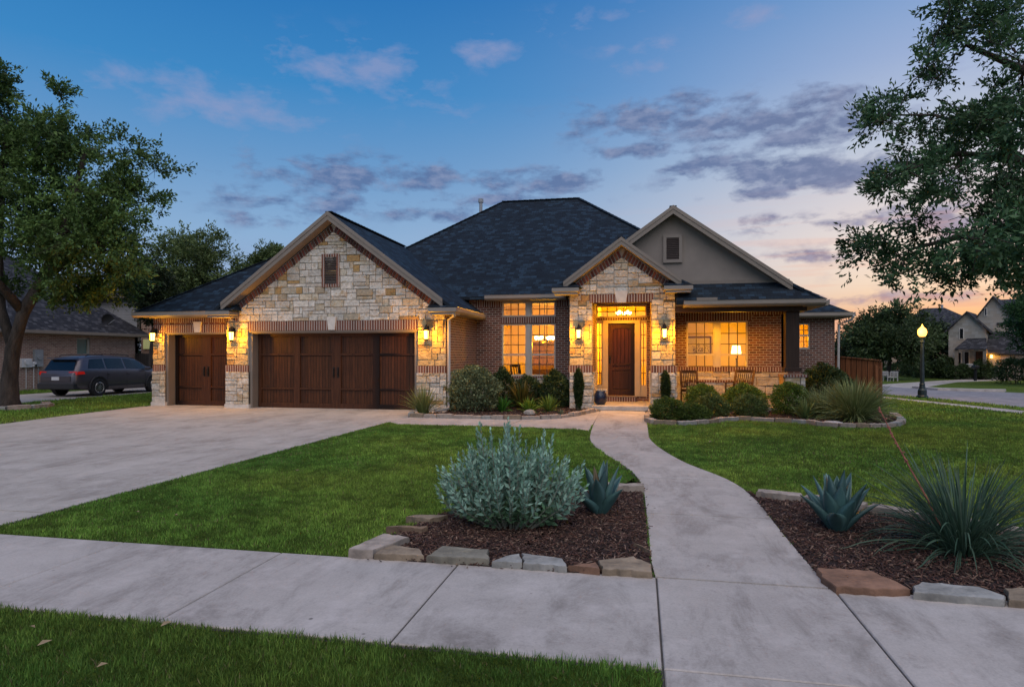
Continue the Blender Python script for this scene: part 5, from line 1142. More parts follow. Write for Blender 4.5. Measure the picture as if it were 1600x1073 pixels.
# rocks
def rock(px,t_,s,label,c,name='rock',sq=.6):
    X,Y=GT(px,t_); n=9; mb=MB(); v=[];f=[]
    for j in range(6):
        ph=j/5*math.pi
        for i in range(n): a=6.283*i/n; r=math.sin(ph)*random.uniform(.82,1.12); v.append((X+s*r*math.cos(a),Y+s*.8*r*math.sin(a),max(0,s*sq*(.55-math.cos(ph)*.6))))
    for j in range(5):
        for i in range(n): f.append((j*n+i,j*n+(i+1)%n,(j+1)*n+(i+1)%n,(j+1)*n+i))
    mb.add(v,f,c); tag(mb.build(name,MT['edge'],origin=(X,Y,0)),label,'rock')
rock(828,16.9,.17,'pale pointed rock on the mulch under the dining window',(.33,.3,.26),sq=.9); rock(1300,14.6,.24,'flat pale block at the front of the fountain grass bed',(.5,.49,.47),sq=.4); rock(1148,15.7,.2,'flat grey rock in the mulch between the olive shrubs',(.35,.32,.28),sq=.35)
# fallen leaves on the grass
FLV=[(215,800),(130,792),(275,805),(165,812),(50,980),(70,1005),(260,975),(160,1040),(465,735),(480,695),(560,690),(1110,690)]
for i,(px,py) in enumerate(FLV):
    X,Y=G(px,py,.04); m=MB(); a=random.uniform(0,6.28); s=random.uniform(.018,.035)*(1 if py>900 else 1.2); d=Vector((math.cos(a),math.sin(a),.15)); n_=Vector((-math.sin(a),math.cos(a),.1)); p=Vector((X,Y,.045))
    m.add([p-d*s,p-d*s*.2+n_*s*.6+Vector((0,0,.01)),p+d*s,p-d*s*.2-n_*s*.6+Vector((0,0,.008)),p],[(0,1,4),(1,2,4),(2,3,4),(3,0,4)],(.3,.22,.13)); tag(m.build('fallen_leaf',MT['chip'],origin=tuple(p)),'dry tan leaf fallen on the mown grass','leaf','fallen leaves on the grass')
# ---------- neighbours
nh=thing('neighbour_house','pale brick neighbour house with grey shingle roof behind the parked car','house',(-30,26,0))
mb=MB(); wy0=(PX(123,1)); 
def Ywall(px,Xc): u=(px-800)/F; t=Xc/(-ST+u*CT); return t*(CT+u*ST), t
NX=-27.0
yw0,_=Ywall(120,NX); yw1,_=Ywall(141,NX); zt=2.45
mb=MB(); wall(mb,(NX,12),(NX,30.4),0,2.8,.2,[(yw0-12,yw1-12,1.62,2.45)]); wall(mb,(NX,30.4),(-42,30.4),0,2.8); wall(mb,(-42,12),(NX-.2,12),0,2.8); mb.build('brick_wall',MT['nbrick'],nh)
mb=MB(); 
for a,b,c,d in ((yw0,yw0+.06,1.62,2.45),(yw1-.12,yw1,1.62,2.45),(yw0,yw1,1.62,1.68),(yw0,yw1,2.39,2.45)): mb.box(NX-.12,NX-.04,a,b,c,d)
wf=mb.build('window',MT['winframe'],nh); mb=MB(); mb.box(NX-.11,NX-.1,yw0+.061,yw1-.121,1.681,2.389); mb.build('pane',pm('blind_glass',(.13,.2,.18),(.16,.23,.2),3,.15,bs=0),wf)
mb=MB()
# hip roof ridge along Y
x0,x1,y0,y1,z=-42.4,NX+.45,11.5,30.8,2.72; sl=.85; hw=(x1-x0)/2; ra=((x0+x1)/2,y0+hw,z+sl*hw); rb=((x0+x1)/2,y1-hw*.9,z+sl*hw)
for p in ([(x0,y0,z),(x1,y0,z),ra],[(x1,y0,z),(x1,y1,z),rb,ra],[(x1,y1,z),(x0,y1,z),rb],[(x0,y1,z),(x0,y0,z),ra,rb]): slab(mb,p)
mb.build('roof',MT['nshingle'],nh)
mb=MB(); mb.box(NX+.4,NX+.52,11.5,30.9,2.6,2.74); mb.box(NX+.0,NX+.4,11.5,30.8,2.58,2.61); mb.build('gutter',MT['gutter'],nh)
# two storey rear part
Y2=31.5
xa=PX(176,Y2); xb=PX(214,Y2); xc=PX(262,Y2)
mb=MB(); wall(mb,(xb,Y2+.3),(xc,Y2+.3),0,PZ(230,455,Y2)); wall(mb,(xc,Y2+.3),(xc,44),0,PZ(230,455,Y2)); mb.build('rear_brick_wall',MT['nbrick'],nh)
mb=MB(); wall(mb,(PX(120,Y2),Y2),(xb,Y2),2.4,PZ(200,458,Y2)); mb.build('siding_wall',MT['siding'],nh)
mb=MB(); zt=PZ(200,462,Y2); hip(mb,PX(110,Y2)-.3,xb+.3,Y2-.5,44,zt,.6); zt2=PZ(230,455,Y2); hip(mb,xb-3,xc+.4,Y2-.2,45,zt2,.6); mb.build('upper_roof',MT['nshingle'],nh)
mb=MB(); mb.box(PX(110,Y2)-.3,xb+.35,Y2-.58,Y2-.5,zt-.16,zt+.01); mb.build('upper_fascia',MT['trim'],nh)
mb=MB(); mb.box(PX(219,Y2),PX(229,Y2),Y2+.22,Y2+.28,PZ(220,545,Y2),PZ(220,530,Y2),bev=.01); mb.build('small_window',pm('lit_glass',(.2,.2,.1),(.3,.3,.15),5,.3,emit=(.8,.8,.35),estr=.15),nh)
# satellite dish on roof
sd=thing('satellite_dish','grey satellite dish mounted on the neighbour roof','dish',(0,0,0))
Yd,td=Ywall(158,-27.6); zd=CH+td*(HOR-500)/F
m=MB(); n=16; v=[];f=[]
for j in range(5):
    for i in range(n):
        a=6.283*i/n; r=.42*j/4; v.append((-27.6+.3-.12*(j/4)**2*-1, Yd+r*math.cos(a), zd+r*math.sin(a)*.75))
for j in range(4):
    for i in range(n): f.append((j*n+i,j*n+(i+1)%n,(j+1)*n+(i+1)%n,(j+1)*n+i))
m.add(v,f); m.build('dish_bowl',MT['plastic'],sd,smooth=True); m=MB(); m.tube([(-27.6,Yd,zd-.65),(-27.5,Yd,zd-.2),(-27.35,Yd,zd)],.03,6); m.tube([(-27.3,Yd,zd-.3),(-26.8,Yd,zd)],.015,5); m.build('dish_arm',MT['grey'],sd)
# meter boxes
def mbox(px,py0,py1,w,m_,label,name,dep=.12):
    Yc,tc=Ywall(px,NX); z0=CH+tc*(HOR-py1)/F; z1=CH+tc*(HOR-py0)/F; m=MB(); m.box(NX,NX+dep,Yc-w/2,Yc+w/2,z0,z1,bev=.015); m.tube([(NX+.06,Yc,z0),(NX+.06,Yc,.1)],.014,6); m.tube([(NX+dep,Yc,(z0+z1)/2+.05),(NX+dep+.05,Yc,(z0+z1)/2+.05)],w*.28,12); tag(m.build(name,m_,origin=(NX,Yc,0)),label,'utility box')
mbox(39,560,574,.5,MT['white'],'white electric meter box on the neighbour brick wall','meter_box'); mbox(51,565,573,.22,MT['white'],'little white box between the meter and the grey panel','junction_box'); mbox(58,546,573,.42,MT['grey'],'tall grey breaker panel on the neighbour brick wall','breaker_panel')
# dark board fence left of garage
fn=thing('board_fence','weathered dark board fence between the neighbour house and the garage','fence',(-20,29,0))
def fence(parent,p0,p1,z0,z1,mat,bw=.14,post=2.4,rail=True):
    a=Vector((*p0,0));b=Vector((*p1,0)); Ln=(b-a).length; d=(b-a)/Ln; nn=Vector((d.y,-d.x,0)); m=MB(); k=int(Ln/bw)
    for i in range(k):
        q=a+d*(i+.5)*Ln/k; h=z0+(z1-z0)*(i/k)+random.uniform(-.015,.015); m.bar(q,q+Vector((0,0,h)),Ln/k-.008,.02,tuple(nn))
    m.build('board_panel',mat,parent)
    m=MB()
    for zz in (.3,z1*.85): m.bar(a-nn*.04+Vector((0,0,zz)),b-nn*.04+Vector((0,0,zz)),.05,.09)
    m.build('rail',mat,parent)
    kk=int(Ln/post)+1
    for i in range(kk+1):
        q=a+d*Ln*i/kk-nn*.1; m=MB(); m.bar(q,q+Vector((0,0,z1-.03)),.09,.09,tuple(nn)); m.build('post',mat,parent)
fence(fn,(-27,30.2),(-15.2,29.0),1.72,1.5,MT['ofence'])
fr=thing('cedar_fence','reddish cedar board fence running from the right corner of the house','fence',(7.5,24,0))
fence(fr,(6.6,24.4),(PX(1374,23.4),23.4),1.56,1.4,MT['fencew'])
m=MB(); m.bar((6.6,24.36,1.58),(PX(1374,23.4)+.03,23.36,1.43),.1,.035); m.build('cap_rail',MT['fencew'],fr)
fence(fr,(PX(1374,23.4)+.03,23.45),(PX(1374,23.4)+.2,29),1.4,1.3,MT['fencew'])
# ---------- SUV
car=thing('parked_car','dark grey station wagon parked with its rear towards the viewer on the next driveway','car',(-21.8,22.7,0))
CX,CY=-21.75,20.45   # rear bumper Y
st=[0,.12,.35,.6,1.0,1.6,2.2,2.7,3.1,3.45,3.75,4.1,4.5,4.75,4.88]
top=[.95,1.08,1.52,1.64,1.69,1.71,1.71,1.68,1.6,1.42,1.2,1.1,1.02,.9,.72]
belt=[.9,1.05,1.15,1.15,1.14,1.13,1.12,1.11,1.09,1.06,1.05,1.03,.96,.86,.68]
hwb=[.72,.84,.88,.91,.93,.94,.94,.94,.94,.93,.92,.91,.87,.76,.6]
hwt=[.6,.72,.62,.64,.66,.67,.67,.67,.66,.67,.74,.72,.66,.58,.45]
bot=[.42,.34,.3,.28,.25,.24,.24,.24,.24,.24,.24,.25,.28,.3,.36]
rows=[]; mb=MB()
for s,tp,bl,wb,wt,bo in zip(st,top,belt,hwb,hwt,bot):
    iswin=tp-bl>.15; wtop=tp-.09 if iswin else tp-.03; prof=[(wb*.9,bo),(wb*.985,bo+.12),(wb,(bo+bl)/2),(wb*.985,bl-.1 if bl-.1>(bo+bl)/2 else bl-.02),(wb*.95,bl),(wt+.035 if iswin else wt+.06,wtop),(wt-.03,tp-.015),(wt*.5,tp+.0),]
    ring=[(CX+x,CY+s,z) for x,z in prof]+[(CX-x,CY+s,z) for x,z in prof[::-1]]; rows.append(ring)
n=16
for i in range(len(rows)-1):
    for k in range(n-1): mb.add([rows[i][k],rows[i+1][k],rows[i+1][k+1],rows[i][k+1]],[(0,1,2,3)])
    mb.add([rows[i][n-1],rows[i+1][n-1],rows[i+1][0],rows[i][0]],[(0,1,2,3)])
mb.add(rows[0],[tuple(range(n))]); mb.add(rows[-1],[tuple(range(n))[::-1]])
bd=mb.build('body',MT['paint'],car)
import bmesh
bmx=bmesh.new(); bmx.from_mesh(bd.data); bmesh.ops.remove_doubles(bmx,verts=bmx.verts,dist=.001); bmesh.ops.recalc_face_normals(bmx,faces=bmx.faces); bmx.to_mesh(bd.data); bmx.free()
for p in bd.data.polygons: p.use_smooth=True
def lerp_ring(s,k):
    for i in range(len(st)-1):
        if st[i]<=s<=st[i+1]: f=(s-st[i])/(st[i+1]-st[i]); return Vector(rows[i][k]).lerp(Vector(rows[i+1][k]),f)
for side in (1,-1):
    kb,kt=(4,5) if side>0 else (11,10)
    for (a0,a1,t0,t1,nm) in ((.55,1.35,.78,1.35,'quarter_window'),(1.43,2.32,1.43,2.3,'rear_side_window'),(2.42,3.62,2.38,3.12,'front_side_window')):
        m=MB(); K=7; B_=[];T_=[]
        for i in range(K+1):
            f=i/K; b_=lerp_ring(a0+(a1-a0)*f,kb); t_=lerp_ring(t0+(t1-t0)*f,kt); o=Vector((side*.008,0,0)); B_.append(b_.lerp(t_,.06)+o); T_.append(b_.lerp(t_,.94)+o)
        for i in range(K): m.add([B_[i],B_[i+1],T_[i+1],T_[i]],[(0,1,2,3)])
        m.build(nm,MT['carglass'],car)
m=MB(); y_=CY; m.add([(CX-.66,y_+.145,1.09),(CX+.66,y_+.145,1.09),(CX+.57,y_+.345,1.53),(CX-.57,y_+.345,1.53)],[(0,1,2,3)]); m.v=[(a,b-.02,c+.012) for a,b,c in m.v]; m.build('rear_window',MT['carglass'],car)
m=MB(); m.add([(CX-.78,CY+3.66,1.13),(CX+.78,CY+3.66,1.13),(CX+.58,CY+3.02,1.6),(CX-.58,CY+3.02,1.6)],[(0,1,2,3)]); m.v=[(a,b+.02,c+.03) for a,b,c in m.v]; m.build('windshield',MT['carglass'],car)
m=MB(); m.box(CX-.6,CX+.6,CY+.16,CY+.42,1.585,1.62,bev=.012); m.build('spoiler',MT['paint'],car)
for sx in (-1,1):
    m=MB(); m.tube([(CX+sx*.6,CY+.7,1.68),(CX+sx*.62,CY+.85,1.74),(CX+sx*.63,CY+1.7,1.76),(CX+sx*.62,CY+2.7,1.74),(CX+sx*.6,CY+2.85,1.69)],.016,6); m.build('roof_rail',MT['plastic'],car)
    m=MB(); m.add([(CX+sx*.48,CY+.075,.9),(CX+sx*.845,CY+.13,.92),(CX+sx*.835,CY+.14,1.06),(CX+sx*.5,CY+.1,1.05)],[(0,1,2,3),(3,2,1,0)][:1]); m.add([(CX+sx*.87,CY+.12,.93),(CX+sx*.915,CY+.42,.95),(CX+sx*.9,CY+.38,1.06),(CX+sx*.855,CY+.14,1.06)],[(0,1,2,3)]); m.v=[(a+sx*.012,b-.035,c) for a,b,c in m.v]; m.build('tail_light',MT['red'],car)
    m=MB(); m.box(CX+sx*1.02-.1,CX+sx*1.02+.1,CY+3.38,CY+3.5,1.04,1.2,bev=.03); m.build('side_mirror',MT['paint'],car)
    for k in (1.95,2.95):
        m=MB(); m.box(CX+sx*.935-.012,CX+sx*.935+.028*(1 if sx>0 else -1)+0,CY+k-.55,CY+k-.42,.93,.955,bev=.006); m.build('door_handle',MT['paint'],car)
    m=MB()
    for k in (1.42,2.4,3.4): m.bar((CX+sx*.944,CY+k,.34),(CX+sx*.93,CY+k,1.0),.004,.008)
    m.bar((CX+sx*.945,CY+1.35,.44),(CX+sx*.945,CY+3.7,.44),.02,.05); m.build('side_trim',MT['plastic'],car)
    for wy in (CY+1.0,CY+3.88):
        m=MB(); X_=CX+sx*.925; K=18
        m.add([(X_+sx*.022,wy+.41*math.cos(a),.34+.41*math.sin(a)) for a in np.linspace(-.25,math.pi+.25,K)],[tuple(range(K))]); m.build('wheel_arch',MT['dark'],car)
        m=MB(); m.tube([(X_+sx*.02,wy+.43*math.cos(a),.35+.43*math.sin(a)) for a in np.linspace(-.15,math.pi+.15,K)],.028,6); m.build('fender_flare',MT['plastic'],car)
        m=MB(); m.tube([(X_-sx*.16,wy,.34),(X_+sx*.02,wy,.34),(X_+sx*.045,wy,.34)],[.34,.34,.31],24); w_=m.build('wheel',MT['rubber'],car)
        m=MB(); m.tube([(X_+sx*.046,wy+.2*math.cos(a),.34+.2*math.sin(a)) for a in np.linspace(0,6.283,25)],.016,6,cap=False)
        for q in range(10): a=q*math.pi/5; m.bar((X_+sx*.05,wy+.03*math.cos(a),.34+.03*math.sin(a)),(X_+sx*.05,wy+.2*math.cos(a),.34+.2*math.sin(a)),.026,.014,(1,0,0))
        m.tube([(X_+sx*.04,wy,.34),(X_+sx*.062,wy,.34)],.05,10); m.build('rim',MT['rim'],w_)
m=MB(); m.box(CX-.82,CX+.82,CY-.04,CY+.3,.32,.6,bev=.05); m.build('rear_bumper',MT['plastic'],car)
m=MB(); m.box(CX-.66,CX+.66,CY-.024,CY+.1,.64,.88,bev=.02); m.build('tailgate',MT['paint'],car)
m=MB(); m.box(CX-.17,CX+.17,CY-.04,CY-.025,.7,.84,bev=.004); m.build('licence_plate',MT['white'],car)
for o in [o for o in COL.objects if o.parent==car]:
    for ob in [o]+[c for c in COL.objects if c.parent==o]: ob.data.transform(Matrix.Diagonal((1,1,.93 if o.name.split('.')[0] not in ('wheel','wheel_arch','fender_flare') else 1,1)))
# ---------- street lamp
lx,ly=G(1441,622); lm=thing('street_lamp','lit acorn globe street lamp on a dark fluted post beside the side street','street lamp',(lx,ly,0))
m=MB(); m.lathe(lx,ly,[(.2,0),(.2,.08),(.15,.12),(.15,.3),(.11,.36),(.09,.5),(.1,.53),(.075,.56)],12); m.build('base',MT['lamppost'],lm)
m=MB(); m.lathe(lx,ly,[(.075,.56),(.062,1.4),(.055,2.05),(.08,2.08),(.08,2.12),(.05,2.15),(.05,2.2),(.1,2.26),(.11,2.3)],12); m.build('post',MT['lamppost'],lm)
m=MB(); m.lathe(lx,ly,[(.09,2.3),(.135,2.37),(.155,2.46),(.14,2.55),(.09,2.62),(.05,2.65)],14); m.build('globe',MT['globe'],lm,smooth=True)
m=MB(); m.lathe(lx,ly,[(.05,2.65),(.04,2.68),(.02,2.71),(.008,2.76)],10); m.build('finial',MT['globe'],lm)
o=plight('street_lamp_light',(lx,ly,2.5),60,(1,.5,.12),.2); o.parent=lm; o.matrix_parent_inverse=Matrix.Translation(-Vector(lm.location))
o.location=(lx-.3,ly-.3,2.5)
# ---------- far houses to the right: built in local frames
def local_frame(px,t_,yaw=0):
    X,Y=GT(px,t_); a=math.atan2((px-800)/F,1)-TH+yaw   # facing the street
    return Vector((X,Y,0)),Vector((math.cos(-a),math.sin(-a),0)),Vector((-math.sin(-a),math.cos(-a),0))
def xf(mb,fr):
    o,u,w=fr; mb.v=[tuple(o+u*p[0]+w*p[1]+Vector((0,0,p[2]))) for p in mb.v]; return mb
fr_=local_frame(1482,44,.15); k_=.044
fh=thing('stone_house','far two storey pale stone house with a lit porch and two steep gables','house',tuple(fr_[0]))
def lx_(px): return (px-1482)*k_
def lz_(py): return CH+(HOR-py)*k_
MT['fstone']=vcolmat('far_stone',.9,10,.3,.01); 
m=MB(); 
def gab(x0,x1,za,ze,y0,y1): m.prism([(x0,y0,0),(x1,y0,0),(x1,y0,ze),((x0+x1)/2,y0,za),(x0,y0,ze)],(0,y1-y0,0),None)
gab(lx_(1482),lx_(1530),lz_(490),lz_(516),0,3); gab(lx_(1509),lx_(1562),lz_(466),lz_(506),1.2,6); m.box(lx_(1562),lx_(1720),1.3,8,0,lz_(520)); m.box(lx_(1534),lx_(1720),-.6,1.2,0,lz_(552))
MT['fst2']=brickmat('far_ashlar',[(.3,.28,.24),(.42,.4,.36),(.36,.32,.26),(.46,.44,.4)],(.3,.28,.25),bw=.35,rh=.2,ms=.012)
xf(m,fr_).build('stone_wall',MT['fst2'],fh)
def frs(mb_,name,mat,par=fh): return xf(mb_,fr_).build(name,mat,par)
m=MB()
def gr(x0,x1,za,ze,y0,y1,oh=.22):
    xm=(x0+x1)/2; s=(za-ze)/(xm-x0)
    for sg,e in ((-1,x0),(1,x1)): slab(m,[(xm,y0,za+.12),(e+sg*oh,y0,ze-s*oh+.12),(e+sg*oh,y1,ze-s*oh+.12),(xm,y1,za+.12)])
gr(lx_(1482),lx_(1530),lz_(490),lz_(516),-.25,4); gr(lx_(1509),lx_(1562),lz_(466),lz_(506),.95,6)
slab(m,[(lx_(1540),1.1,lz_(506)),(lx_(1720),1.1,lz_(506)),(lx_(1720),5,lz_(464)),(lx_(1536),5,lz_(464))])
slab(m,[(lx_(1534)-.2,-.8,lz_(552)),(lx_(1720),-.8,lz_(552)),(lx_(1720),1.1,lz_(520)),(lx_(1534)-.2,1.1,lz_(520))])
frs(m,'roof',MT['nshingle'])
m=MB(); slab(m,[(lx_(1494),-1.3,lz_(545)),(lx_(1534),-1.3,lz_(545)),(lx_(1530),-.0,lz_(529)),(lx_(1506),0,lz_(529))],.06); frs(m,'porch_roof',MT['nshingle'])
for px in (1496,1531):
    m=MB(); m.box(lx_(px)-.1,lx_(px)+.1,-1.2,-1.0,0,lz_(546)); frs(m,'porch_post',MT['trim'])
for (a,b,c,d,y) in ((1496,1502,513,530,-.01),(1524,1528,482,494,1.19),(1491,1499,550,572,-.01),(1502,1509,549,573,-.01)):
    m=MB(); m.box(lx_(a),lx_(b),y-.05,y+.02,lz_(d),lz_(c)); w_=frs(m,'window',MT['caststone']); m=MB(); m.box(lx_(a)+.04,lx_(b)-.04,y-.06,y-.051,lz_(d)+.04,lz_(c)-.04); frs(m,'pane',MT['carglass'],w_)
m=MB(); m.box(lx_(1517),lx_(1530),-.06,.0,0,lz_(549)); frs(m,'front_door',MT['furn'])
m=MB(); m.box(lx_(1548),lx_(1612),-.68,-.6,0,lz_(556)); frs(m,'garage_door',MT['ngdoor'])
m=MB(); m.box(lx_(1536.5),lx_(1539),-.78,-.62,lz_(559),lz_(553)); frs(m,'wall_lantern',MT['lglass'])
p_=fr_[0]+fr_[1]*lx_(1538)+fr_[2]*(-1.0); plight('far_lantern_light',(p_.x,p_.y,1.7),14,WARM2,.08)
# far roofs behind
fr_=local_frame(1480,70,0); k_=.07
fh2=thing('hip_roof_house','distant house showing only its dark hip roof above the trees','house',tuple(fr_[0]))
def lx_(px): return (px-1480)*k_
def lz_(py): return CH+(HOR-py)*k_
m=MB(); m.box(lx_(1412),lx_(1545),0,8,0,lz_(520)); frs(m,'brick_wall',MT['nbrick'],fh2)
m=MB(); a=(lx_(1428),5,lz_(482));b=(lx_(1490),5,lz_(476)); b=(lx_(1476),5,lz_(476)); a=(lx_(1446),5,lz_(476)); z_=lz_(522)
for p in ([(lx_(1405),-.4,z_),(lx_(1550),-.4,z_),b,a],[(lx_(1550),-.4,z_),(lx_(1550),10,z_),b],[(lx_(1550),10,z_),(lx_(1405),10,z_),a,b],[(lx_(1405),10,z_),(lx_(1405),-.4,z_),a]): slab(m,p,.2)
rf=frs(m,'roof',MT['nshingle'],fh2); m=MB(); m.tube([(lx_(1473),5,lz_(478)),(lx_(1473),5,lz_(471))],.12,8); frs(m,'chimney_pipe',MT['grey'],rf)
fr_=local_frame(1400,56,0); k_=.056
fh3=thing('tan_house','far low tan house half hidden under the oak','house',tuple(fr_[0]))
def lx_(px): return (px-1400)*k_
m=MB(); m.box(lx_(1384),lx_(1424),0,5,0,lz_(564)); frs(m,'wall',MT['stucco'],fh3)
m=MB(); slab(m,[(lx_(1380),-.4,2.2),(lx_(1430),-.4,2.2),(lx_(1420),3,3.6),(lx_(1390),3,3.6)]); frs(m,'roof',MT['nshingle'],fh3)
m=MB(); m.box(lx_(1390),lx_(1402),-.04,.0,.1,1.5); frs(m,'garage_door',MT['ngdoor'],fh3)
m=MB(); m.box(lx_(1417),lx_(1420),-.12,-.0,lz_(568),lz_(563)); frs(m,'wall_lantern',MT['lglass'],fh3)
p_=fr_[0]+fr_[1]*lx_(1418)+fr_[2]*(-.5); plight('far_lantern_light',(p_.x,p_.y,1.2),8,WARM2,.08)
# small things across the street
for px,lb in ((1388,'white garden chair left of the pair under the far oak'),(1397,'white garden chair right of the pair under the far oak')):
    X_,Y_=GT(px,39.5); c_=chair(X_,Y_,.3 if px<1390 else -.4,lb,'garden_chair','weathered',.42,.3,.6,3,'white garden chairs',True,z=0)
X_,Y_=GT(1524,40); m=MB(); m.lathe(X_,Y_,[(.09,0),(.09,.7),(.05,.72),(.05,.75)],8); mbx=thing('mailbox','dark mailbox on a short post by the far driveway','mailbox',(X_,Y_,0)); m.build('post',MT['black'],mbx)
m=MB(); m.box(X_-.12,X_+.12,Y_-.25,Y_+.25,.75,.98,bev=.05); m.build('letter_box',MT['black'],mbx)
X_,Y_=GT(1519,42.5); m=MB(); m.lathe(X_,Y_,[(.3,0),(.3,.1),(.12,.2),(.12,.45),(.3,.7),(.36,1.0),(.3,1.05)],12); tag(m.build('garden_urn',MT['caststone'],origin=(X_,Y_,0)),'pale stone garden urn before the far stone house','urn')
# ---------- world: dusk sky with clouds
w=bpy.data.worlds.new('World'); sc.world=w; w.use_nodes=True; nt=w.node_tree; bg=nt.nodes['Background']
tc=N(nt,'ShaderNodeTexCoord'); D=tc.outputs['Generated']; sp=N(nt,'ShaderNodeSeparateXYZ'); L(nt,D,sp.inputs[0])
x,y,z=sp.outputs
az=mth(nt,'ARCTAN2',x,y)                       # radians east of +Y
hor=mth(nt,'SQRT',mth(nt,'ADD',mth(nt,'MULTIPLY',x,x),mth(nt,'MULTIPLY',y,y))); el=mth(nt,'ARCTAN2',z,hor)
eln=mth(nt,'DIVIDE',el,1.2,True)               # 0..1 up to ~69 deg
def s(c): return tuple(((v/255)/12.92 if v/255<.04045 else ((v/255+.055)/1.055)**2.4) for v in c)
d2=lambda deg: R(deg)/1.2
A=ramp(nt,eln,[(0,s((172,182,205))),(d2(5),s((158,178,212))),(d2(10),s((142,178,216))),(d2(16),s((106,156,206))),(d2(22),s((62,138,200))),(d2(30),s((40,116,186))),(1,s((50,95,160)))])
Bc=ramp(nt,eln,[(0,s((255,170,110))),(d2(3),s((255,196,140))),(d2(5.5),s((255,226,196))),(d2(8),s((252,232,216))),(d2(11.5),s((232,221,220))),(d2(16),s((200,208,224))),(d2(22),s((160,180,218))),(d2(29),s((108,154,208))),(1,s((55,100,165)))])
da=mth(nt,'SUBTRACT',az,R(26)); g1=mth(nt,'POWER',2.718,mth(nt,'MULTIPLY',mth(nt,'MULTIPLY',da,da),-1/(R(25)**2)))
col=mixc(nt,g1,A,Bc)
# cloud noise on a cloud-layer projection
zz=mth(nt,'MAXIMUM',mth(nt,'ADD',z,.12),.05); cx_=mth(nt,'DIVIDE',x,zz); cy_=mth(nt,'DIVIDE',y,zz); cv=N(nt,'ShaderNodeCombineXYZ'); L(nt,cx_,cv.inputs[0]); L(nt,cy_,cv.inputs[1])
n1=noise(nt,cv.outputs[0],1.5,8,.58,.3)
cv2=N(nt,'ShaderNodeCombineXYZ'); L(nt,mth(nt,'MULTIPLY',az,5),cv2.inputs[0]); L(nt,mth(nt,'MULTIPLY',el,11),cv2.inputs[1]); n2=noise(nt,cv2.outputs[0],2.8,9,.6,.15)
def blob(px,py,wx,wy,k):
    a0=math.atan((px-800)/F)-TH; e0=math.atan((HOR-py)/F*math.cos(a0+TH)); p=mth(nt,'DIVIDE',mth(nt,'SUBTRACT',az,a0),wx/F); q=mth(nt,'DIVIDE',mth(nt,'SUBTRACT',el,e0),wy/F)
    r=mth(nt,'ADD',mth(nt,'MULTIPLY',p,p),mth(nt,'MULTIPLY',q,q)); return mth(nt,'MULTIPLY',mth(nt,'POWER',2.718,mth(nt,'MULTIPLY',r,-1)),k)
def layer(bl,thr,soft):
    t=None
    for b_ in bl:
        v=blob(*b_); t=v if t is None else mth(nt,'MAXIMUM',t,v)
    f=mth(nt,'ADD',mth(nt,'MULTIPLY',t,.5),mth(nt,'MULTIPLY',mth(nt,'SUBTRACT',n2,.5),1.7)); return mth(nt,'MULTIPLY',mth(nt,'DIVIDE',mth(nt,'SUBTRACT',f,thr),soft,True),mth(nt,'MULTIPLY',t,4,True))
dark=layer([(1010,185,110,26,1),(1140,195,110,30,1),(1260,195,90,40,.95),(1010,235,80,12,.7),(1100,258,60,14,.9),(1230,265,130,26,1),(1190,300,70,10,.9),(1330,270,70,22,1),(1270,350,110,14,.45),(570,275,150,24,.95),(840,285,110,18,.95),(760,310,120,14,.7),(480,315,130,18,.6),(700,335,120,14,.5),(430,345,100,12,.4),(1270,400,90,10,.45),(1180,345,60,8,.5),(1400,325,50,9,.5),(1350,468,110,9,.9),(1560,330,140,50,.6),(-600,250,300,60,.8),(2300,260,400,60,.8)],.10,.3)
pink=layer([(330,160,120,32,.9),(240,150,90,24,.5),(560,110,110,34,.85),(480,80,60,24,.6),(770,78,60,22,.85),(690,175,50,26,.5),(1160,30,60,14,.6),(950,25,60,14,.55),(870,40,60,18,.4),(1000,105,50,10,.6),(1000,75,60,12,.5),(450,190,90,20,.5),(1500,120,120,40,.3)],.14,.45)
dcol=mixc(nt,g1,s((92,118,164)),s((108,122,160))); lowd=mth(nt,'SUBTRACT',1,mth(nt,'DIVIDE',el,R(14),True)); dcol=mixc(nt,mth(nt,'MULTIPLY',mth(nt,'MULTIPLY',lowd,g1),.9),dcol,s((206,164,158)))
dcol=mixc(nt,ramp(nt,noise(nt,cv2.outputs[0],5.5,6,.6),[(.45,0.0),(.65,.4)]),dcol,s((172,180,208)))
col=mixc(nt,mth(nt,'MULTIPLY',pink,.62),col,s((150,160,200))); col=mixc(nt,mth(nt,'MULTIPLY',dark,.92),col,dcol)
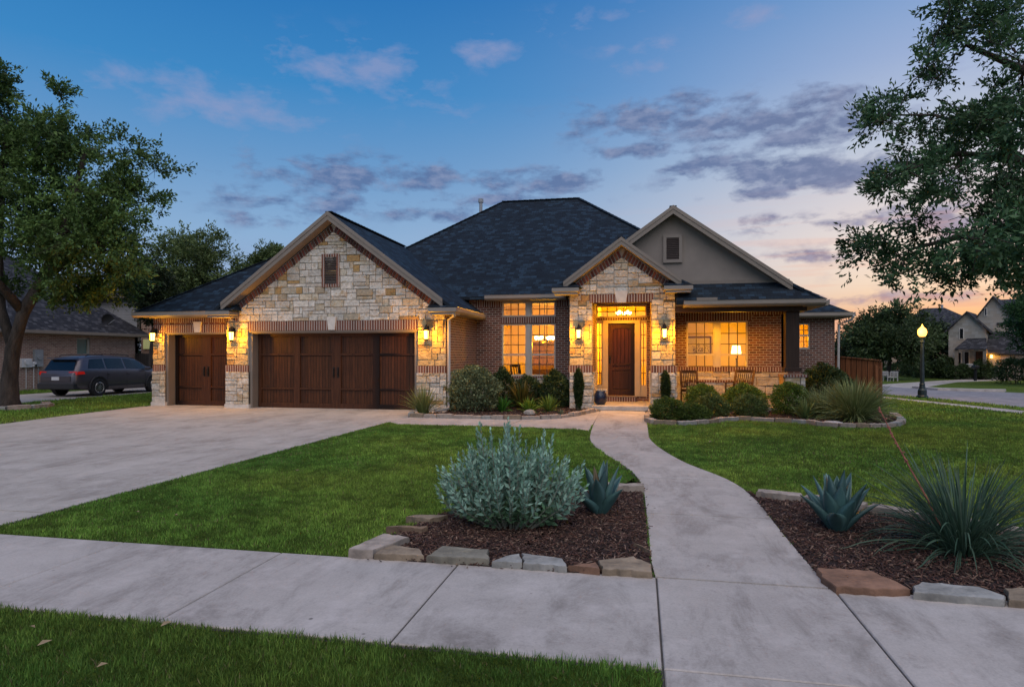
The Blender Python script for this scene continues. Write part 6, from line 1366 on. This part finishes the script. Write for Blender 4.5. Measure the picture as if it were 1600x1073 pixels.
# soft warm streaks low on the sunset side
st_=N(nt,'ShaderNodeCombineXYZ'); L(nt,mth(nt,'MULTIPLY',az,3),st_.inputs[0]); L(nt,mth(nt,'MULTIPLY',el,45),st_.inputs[1]); n3=noise(nt,st_.outputs[0],1.6,5,.55,.3)
stf=mth(nt,'MULTIPLY',mth(nt,'MULTIPLY',mth(nt,'MULTIPLY',mth(nt,'DIVIDE',mth(nt,'SUBTRACT',n3,.48),.14,True),lowd),g1),.75); col=mixc(nt,stf,col,s((240,172,148)))
sky=N(nt,'ShaderNodeTexSky'); sky.sky_type='NISHITA'; sky.sun_disc=False; sky.sun_elevation=R(2); sky.sun_rotation=R(26); sky.air_density=1.2
skm=N(nt,'ShaderNodeVectorMath'); skm.operation='SCALE'; L(nt,sky.outputs[0],skm.inputs[0]); skm.inputs[3].default_value=.05
col=mixc(nt,.05,col,skm.outputs[0])
# sky strength, then a wide lamp added as fill for skylight behind the viewer
L(nt,col,bg.inputs[0]); bg.inputs[1].default_value=.66
sky_fill=bpy.data.lights.new('Sun','SUN'); sky_fill.energy=1.5; sky_fill.angle=R(80); sky_fill.color=(1,.87,.77); so=bpy.data.objects.new('Sun',sky_fill); COL.objects.link(so)
dv=Vector((.25,-.85,1.15)).normalized(); so.rotation_euler=dv.to_track_quat('Z','Y').to_euler(); so.location=(0,-10,20)
cam=bpy.data.cameras.new('Camera'); cam.sensor_width=36; cam.lens=36*F/1600; cam.shift_y=(HOR-536.5)/1600; cam.clip_end=1500; cam.clip_start=.05
co=bpy.data.objects.new('Camera',cam); COL.objects.link(co); co.location=(0,0,CH); co.rotation_euler=(math.pi/2,0,TH); sc.camera=co
sc.view_settings.view_transform='Standard'; sc.view_settings.look='None'; sc.view_settings.exposure=.6; sc.view_settings.gamma=1
cy=sc.cycles; cy.use_denoising=True
try: cy.denoiser='OPENIMAGEDENOISE'
except Exception as e: print('den',e)
cy.max_bounces=6; cy.diffuse_bounces=3; cy.glossy_bounces=3; cy.transparent_max_bounces=8; cy.sample_clamp_indirect=4; cy.use_light_tree=True
for o in [o for o in COL.objects if o.type=='LIGHT' and o.parent is None and o.name!='Sun']:
    pass
